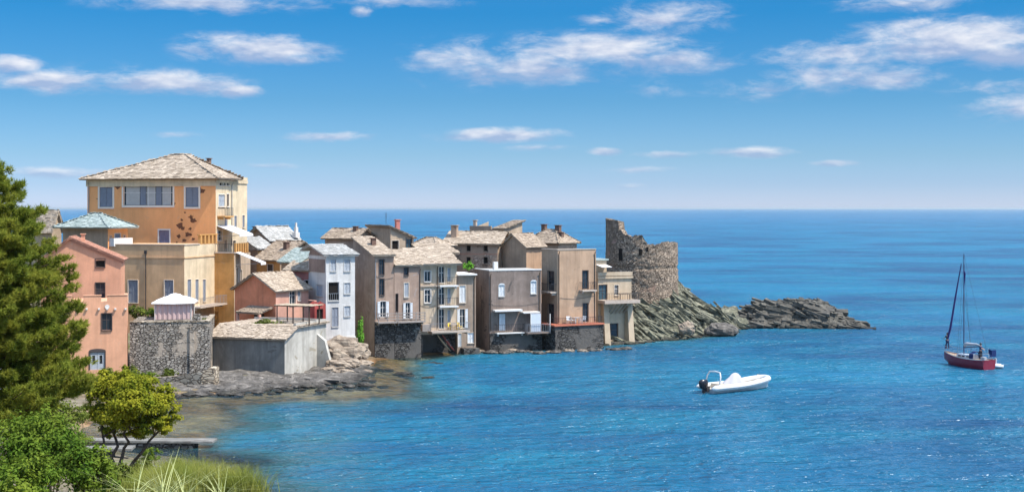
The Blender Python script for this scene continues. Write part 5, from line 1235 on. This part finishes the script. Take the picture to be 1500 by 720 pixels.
def canoe(p0, p1, mat, label):
    a, b = Vector(p0), Vector(p1); t = thing('canoe', a, label, 'canoe', CG); d = b - a; L = d.length; m = MB(); rows = []
    for i in range(13):
        s_ = i / 12; w = .33 * math.sin(math.pi * (.04 + .92 * s_)) ** .7; rows.append([(w * math.cos(q), -.5 * w * math.sin(q), s_ * L) for q in np.linspace(0, math.pi, 9)])
    m.grid(rows); m.grid([[(x, y + .02, z) for x, y, z in r] for r in rows]); o = m.build('hull', M[mat], t, True)
    k = MB()
    for i in (4, 8): z = i / 12 * L; k.box(-.3, .3, -.02, .03, z - .06, z + .06)
    k.build('thwart', M['wood'], t); t.rotation_mode = 'QUATERNION'; t.rotation_quaternion = d.to_track_quat('Z', 'Y')
canoe(P(660, 513.5, 158.9), P(641, 490, 158.7), 'canoe', 'buff canoe leaning in the shadow below the cream house, left of the red one')
canoe(P(666, 513.5, 158.8), P(648, 490, 159.0), 'plum', 'dark red canoe leaning beside the buff canoe below the cream house')

# ------------------------------------------------------------------ boats
def rib():
    st = P(1037, 575, 34000 / 270.); bw = P(1110, 566, 34000 / 262.5); st.z = bw.z = 0
    d = bw - st; L = 7.6; t = thing('inflatable_boat', st, 'white inflatable motorboat with a cloth-covered console and black outboard', 'boat', rz=math.atan2(d.y, d.x))
    # local x runs forward from the transom
    def half(x):
        q = x / L; return 1.05 if q < .55 else 1.05 * math.sqrt(max(0, 1 - ((q - .55) / .45) ** 2.3))
    def sheer(x): return .52 + .42 * max(0, x / L - .35) ** 1.5 * 1.8
    xs = [0, .4, 1, 2, 3, 4, 4.8, 5.5, 6.1, 6.6, 7.0, 7.25]; path = [(x, -half(x), sheer(x)) for x in xs] + [(7.42, -.25, sheer(7.4)), (7.46, 0, sheer(7.46)), (7.42, .25, sheer(7.4))] + [(x, half(x), sheer(x)) for x in reversed(xs)]
    m = MB(); m.tube([(-.45, -1.03, .52)] + path + [(-.45, 1.03, .52)], [.10] + [.27] * len(path) + [.10], 14); m.build('tube', M['rubber'], t, True)
    m = MB(); rows = []
    for x in xs + [7.4]:
        w = half(x) * .95; k = -.35 + .75 * max(0, x / L - .55) ** 2 * 2.2; rows.append([(x, -w, sheer(x) - .12), (x, -w * .8, k * .3 + .12), (x, 0, k), (x, w * .8, k * .3 + .12), (x, w, sheer(x) - .12)])
    m.grid(rows); m.face([rows[0][i] for i in range(5)]); m.build('hull', M['hull'], t)
    m = MB(); rows = [[(x, -half(x) * .9, .38 + (sheer(x) - .52) * .8), (x, half(x) * .9, .38 + (sheer(x) - .52) * .8)] for x in xs]; m.grid(rows); m.build('deck', M['deck'], t)
    m = MB(); m.tube([(.55, -.95, .7), (.75, -.9, 1.5), (.85, -.7, 1.86), (.9, 0, 1.93), (.85, .7, 1.86), (.75, .9, 1.5), (.55, .95, .7)], [.07, .07, .07, .07, .07, .07, .07], 8); m.build('roll_bar', M['rubber'], t, True)
    for sy in (-1, 1):
        k = MB(); k.tube([(x, sy * (half(x) + .262), sheer(x) - .03) for x in xs[:-1]], .035, 6); k.build('rubbing_strake', M['irong'], t)
        k = MB(); k.tube([(lerp(1, 6, i / 20), sy * (half(lerp(1, 6, i / 20)) + .2), sheer(lerp(1, 6, i / 20)) + .2 - .06 * abs(math.sin(i * .79))) for i in range(21)], .014, 5); k.build('grab_line', M['iron'], t)
    # cloth over console and seat: a draped tent
    m = MB(); rows = []
    for i, (f_, z) in enumerate(((1, .48), (.95, .58), (.74, .86), (.46, 1.28), (.26, 1.54), (.12, 1.62), (.02, 1.64))):
        row = []
        for k in range(28):
            a = 2 * math.pi * k / 28; w = 1 + .16 * math.sin(a * 6 + i * .5) * (1 - i / 7); row.append((3.15 + (1.45 * math.cos(a)) * f_ * w + .25 * (i > 2), .68 * math.sin(a) * f_ * w, z))
        rows.append(row)
    m.grid(rows, closed=True); m.build('console_cover', M['cover'], t, True)
    m = MB(); m.box(.9, 1.5, -.6, .6, .385, .80); m.build('stern_seat', M['deck'], t)
    m = MB(); m.tube([(6.5, -.28, sheer(6.5) + .30), (6.5, -.2, sheer(6.5) + .45), (6.5, .2, sheer(6.5) + .45), (6.5, .28, sheer(6.5) + .30)], .03, 6); m.box(6.2, 6.9, -.3, .3, .62, .80); m.build('bow_locker', M['deck'], t)
    e = MB(); rows = []
    for z, a, w in ((.45, .26, .20), (.62, .42, .26), (.95, .50, .29), (1.18, .44, .27), (1.28, .28, .18)):
        rows.append([(-.52 + a * math.cos(q) * (1.15 if math.cos(q) < 0 else 1), w * math.sin(q), z) for q in np.linspace(0, 2 * math.pi, 17)[:-1]])
    e.grid(rows, closed=True); e.face(rows[-1]); e.face(rows[0][::-1]); eo = e.build('outboard', M['engine'], t, True)
    m = MB(); m.box(-.62, -.38, -.09, .09, -.6, .449); m.box(-.95, -.3, -.16, .16, -.12, -.08); m.build('leg', M['engine'], eo); m = MB(); m.box(-.30, .05, -.2, .2, .15, .62); m.build('bracket', M['iron'], eo)
rib()
def skin_mesh(name, V, E, rad, mat, parent):
    me = bpy.data.meshes.new(name); me.from_pydata(V, E, []); me.materials.append(mat); o = bpy.data.objects.new(name, me); link(o, parent)
    sk = o.modifiers.new('skin', 'SKIN'); 
    if not me.skin_vertices: me.attributes.new('sv', 'FLOAT', 'POINT')
    for i, r in enumerate(rad): me.skin_vertices[0].data[i].radius = (r, r)
    me.skin_vertices[0].data[0].use_root = True
    sb = o.modifiers.new('sub', 'SUBSURF'); sb.levels = 2; sb.render_levels = 2
    return o
def person(loc, rz, label, shirt, trousers, arm=(.0, .0)):
    t = thing('person', loc, label, 'person', rz=rz); a1, a2 = arm
    V = [(0, 0, .93), (0, .0, 1.15), (0, .01, 1.38), (0, .0, 1.50), (0, -.01, 1.60), (0, -.02, 1.70),
         (.10, 0, .88), (.12, -.03, .50), (.12, .02, .08), (.12, -.12, .04), (-.10, 0, .88), (-.13, .03, .50), (-.13, .06, .08), (-.13, -.08, .04),
         (.19, 0, 1.42), (.24, -.02 - a1 * .2, 1.16 + a1 * .15), (.23, -.08 - a1 * .45, .95 + a1 * .3), (.22, -.12 - a1 * .5, .86 + a1 * .34), (-.19, 0, 1.42), (-.25, -.02 - a2 * .2, 1.16 + a2 * .15), (-.24, -.08 - a2 * .45, .95 + a2 * .3), (-.23, -.12 - a2 * .5, .86 + a2 * .34)]
    E = [(0, 1), (1, 2), (2, 3), (3, 4), (4, 5), (0, 6), (6, 7), (7, 8), (8, 9), (0, 10), (10, 11), (11, 12), (12, 13), (2, 14), (14, 15), (15, 16), (16, 17), (2, 18), (18, 19), (19, 20), (20, 21)]
    r = [.13, .12, .13, .055, .085, .095, .085, .06, .04, .04, .085, .06, .04, .04, .06, .042, .032, .04, .06, .042, .032, .04]
    skin_mesh('body', V, E, r, M['skin'], t)
    skin_mesh('shirt', [V[0], V[1], V[2], V[14], V[15], V[18], V[19]], [(0, 1), (1, 2), (2, 3), (3, 4), (2, 5), (5, 6)], [.145, .14, .15, .075, .058, .075, .058], M[shirt], t)
    skin_mesh('trousers', [(0, 0, .95), V[6], V[7], V[8], V[10], V[11], V[12]], [(0, 1), (1, 2), (2, 3), (0, 4), (4, 5), (5, 6)], [.15, .105, .08, .06, .105, .08, .06], M[trousers], t)
    m = MB(); m.grid([[(math.cos(q) * .105 * s_, .005 + math.sin(q) * .115 * s_, z) for q in np.linspace(0, 2 * math.pi, 13)[:-1]] for z, s_ in ((1.63, 1.0), (1.70, 1.06), (1.77, .9), (1.805, .4), (1.81, .02))], closed=True); m.build('hair', M['hair'], t, True)
    return t
def sailboat():
    st = P(1449, 540, 144.); st.z = 0; bw = P(1389, 534, 149.5); bw.z = 0; d = bw - st; L = 7.4
    t = thing('sailboat', st, 'dark red single-masted sailing boat with furled sails at anchor', 'boat', rz=math.atan2(d.y, d.x)); t.scale = (.82, .9, 1); xs = np.linspace(0, L, 15)
    def half(x): q = x / L; return 1.15 * (1 - max(0, (q - .42) / .58) ** 2.2) * (.86 + .14 * min(1, q / .3)) + .02
    def sheer(x): q = x / L; return .95 + .5 * (q - .3) ** 2 * 1.6
    m = MB(); rows = []
    for x in xs:
        w, s_ = half(x), sheer(x); xx = x + .75 * (x / L) ** 3
        rows.append([(xx if z > .3 else x, y, z) for y, z in ((-w, s_), (-w * .97, .55), (-w * .86, .12), (-w * .5, -.3), (0, -.55), (w * .5, -.3), (w * .86, .12), (w * .97, .55), (w, s_))])
    m.grid(rows); m.face(rows[0]); m.build('hull', M['hred'], t, True)
    m = MB(); m.grid([[(x + .75 * (x / L) ** 3, -half(x) * .98, sheer(x) - .06), (x + .75 * (x / L) ** 3, 0, sheer(x) + .0), (x + .75 * (x / L) ** 3, half(x) * .98, sheer(x) - .06)] for x in xs]); m.build('deck', M['teak'], t)
    m = MB(); m.grid([[(x + .75 * (x / L) ** 3, s_ * (half(x) + .03), sheer(x) + dz) for s_, dz in ((1, .0), (1, .07))] for x in xs]); m.grid([[(x + .75 * (x / L) ** 3, -(half(x) + .03), sheer(x) + dz) for dz in (0, .07)] for x in xs]); m.build('gunwale', M['framew'], t)
    m = MB(); m.hexa([(2.5, -.62, .93), (5.6, -.4, 1.0), (5.6, .4, 1.0), (2.5, .62, .93), (2.55, -.5, 1.36), (5.3, -.3, 1.3), (5.3, .3, 1.3), (2.55, .5, 1.36)]); cb = m.build('cabin', M['whitep'], t)
    for sy in (-1, 1):
        k = MB()
        for x in (3.0, 3.8, 4.5): k.box(x, x + .45, sy * .545 - .04, sy * .545 + .01 * sy, 1.08, 1.22)
        k.build('porthole', M['glass'], cb)
    m = MB(); m.tube([(4.5, 0, .9), (4.5, 0, 12.1)], [.075, .05], 8); m.build('mast', M['mast'], t)
    m = MB(); m.tube([(4.4, 0, 2.0), (1.6, 0, 2.35)], .06, 8); bo = m.build('boom', M['mast'], t); k = MB(); k.tube([(4.35, 0, 2.3), (3.9, 0, 2.42), (3.0, 0, 2.45), (2.2, 0, 2.5), (1.7, 0, 2.45)], [.22, .2, .15, .12, .05], 8); k.build('sail_cover', M['cover'], bo, True)
    m = MB(); m.tube([(L + .55, 0, 1.7), (7.0, 0, 3.9), (6.1, 0, 7.2), (5.0, 0, 11.0)], [.09, .13, .11, .04], 8); m.build('furled_sail', M['sail'], t)
    m = MB(); m.tube([(L + .7, 0, 1.3), (4.52, 0, 12.0)], .014, 4); m.tube([(.05, 0, 1.0), (4.5, 0, 12.05)], .016, 4)
    for sy in (-1, 1): m.tube([(4.2, sy * 1.1, .95), (4.5, 0, 8.2)], .014, 4); m.tube([(4.5, sy * 1.1, .95), (4.5, 0, 11.6)], .014, 4)
    m.build('rigging', M['iron'], t)
    m = MB(); m.hexa([(4.35, .1, 8.3), (4.4, .1, 8.3), (4.4, .12, 8.3), (4.35, .12, 8.3), (4.05, .1, 10.0), (4.42, .1, 10.4), (4.42, .14, 10.4), (4.05, .14, 10.0)]); m.build('pennant', M['sail'], t)
    m = MB()
    for x in (0.1, 1.2, 2.4, 3.6, 4.8, 6.0, 7.0):
        for sy in (-1, 1): xx = x + .75 * (x / L) ** 3; m.tube([(xx, sy * half(x), sheer(x)), (xx, sy * half(x), sheer(x) + .65)], .015, 5)
    for sy in (-1, 1): m.tube([(x + .75 * (x / L) ** 3, sy * half(x), sheer(x) + .64) for x in xs], .012, 4)
    m.tube([(7.0, -.35, 1.9), (8.2, 0, 2.0), (7.0, .35, 1.9)], .022, 6); m.tube([(.05, -1, 1.65), (-.1, 0, 1.7), (.05, 1, 1.65)], .022, 6); m.build('guard_rail', M['irong'], t)
    m = MB(); m.grid([[(2.0 + dx, y, z) for y, z in ((-.75, 1.0), (-.7, 1.55), (0, 1.75), (.7, 1.55), (.75, 1.0))] for dx in (0, .35, .75)]); m.build('spray_hood', M['flag'], t)
    m = MB(); m.box(-.1, .0, -1.0, -.1, 1.35, 2.05); m.build('side_dodger', M['flag'], t); m = MB(); m.tube([(-.12, .3, 1.0), (-.3, .35, 2.3)], .02, 5); fs = m.build('flagstaff', M['framew'], t); k = MB(); k.hexa([(-.3, .35, 1.75), (-.95, .4, 1.6), (-.95, .43, 1.6), (-.3, .38, 1.75), (-.32, .35, 2.25), (-.98, .4, 2.1), (-.98, .43, 2.1), (-.32, .38, 2.25)]); k.build('ensign', M['flag'], fs)
    m = MB(); m.tube([(.3, -.9, .98), (.3, -.55, 1.35), (.3, -.2, 1.35)], .05, 6); m.box(.1, .6, .3, .8, .95, 1.35); m.tube([(.15, -1.12, .6), (.15, -1.12, 1.15)], .14, 8); m.build('stern_gear', M['cover'], t)
    return t
SB = sailboat()
def on_boat(x, y, z): c, s_ = math.cos(SB.rotation_euler.z), math.sin(SB.rotation_euler.z); x *= .82; y *= .9; return SB.location + Vector((x * c - y * s_, x * s_ + y * c, z))
person(on_boat(7.55, 0, 1.62), SB.rotation_euler.z + R(90), 'person in dark clothes standing at the bow of the red sailing boat', 'clothr', 'clothn', (.6, .3))
person(on_boat(1.1, .35, .96), SB.rotation_euler.z - R(60), 'person in dark clothes standing at the stern of the red sailing boat', 'clothn', 'clothr', (.5, .7))
person(on_boat(3.1, .75, .95), SB.rotation_euler.z - R(90), 'person in a pale top standing beside the mast of the red sailing boat', 'cloths', 'clothn', (.8, .2)) if 0 else None
def tender():
    p = P(1468, 538, 145.5); p.z = .08; t = thing('rubber_dinghy', p, 'small grey rubber dinghy tied behind the red sailing boat', 'dinghy', rz=R(172)); L = 2.3
    xs = [0, .6, 1.2, 1.7, 2.05]; hw = [.55, .58, .55, .42, .22]; m = MB(); m.tube([(x, -w, .16 + x * .04) for x, w in zip(xs, hw)] + [(2.2, 0, .27)] + [(x, w, .16 + x * .04) for x, w in reversed(list(zip(xs, hw)))], .17, 10); m.build('tube', M['grp'], t, True)
    m = MB(); m.box(0, 1.9, -.45, .45, .04, .10); m.build('floor', M['deck'], t); m = MB(); m.box(.7, .95, -.5, .5, .25, .29); m.build('thwart', M['wood'], t)
tender()

# ------------------------------------------------------------------ sea haze towards the horizon
def haze():
    m = MB(); m.box(-95000, 95000, -450, 125000, -9, 27); mt, nt, out = newmat('sea_haze')
    v = nt.nodes.new('ShaderNodeVolumePrincipled'); v.inputs['Color'].default_value = (.82, .88, .84, 1); v.inputs['Density'].default_value = 4.5e-5
    v.inputs['Anisotropy'].default_value = .3; nt.links.new(v.outputs[0], out.inputs['Volume'])
    tag(m.build('haze', mt), kind='stuff')
haze()
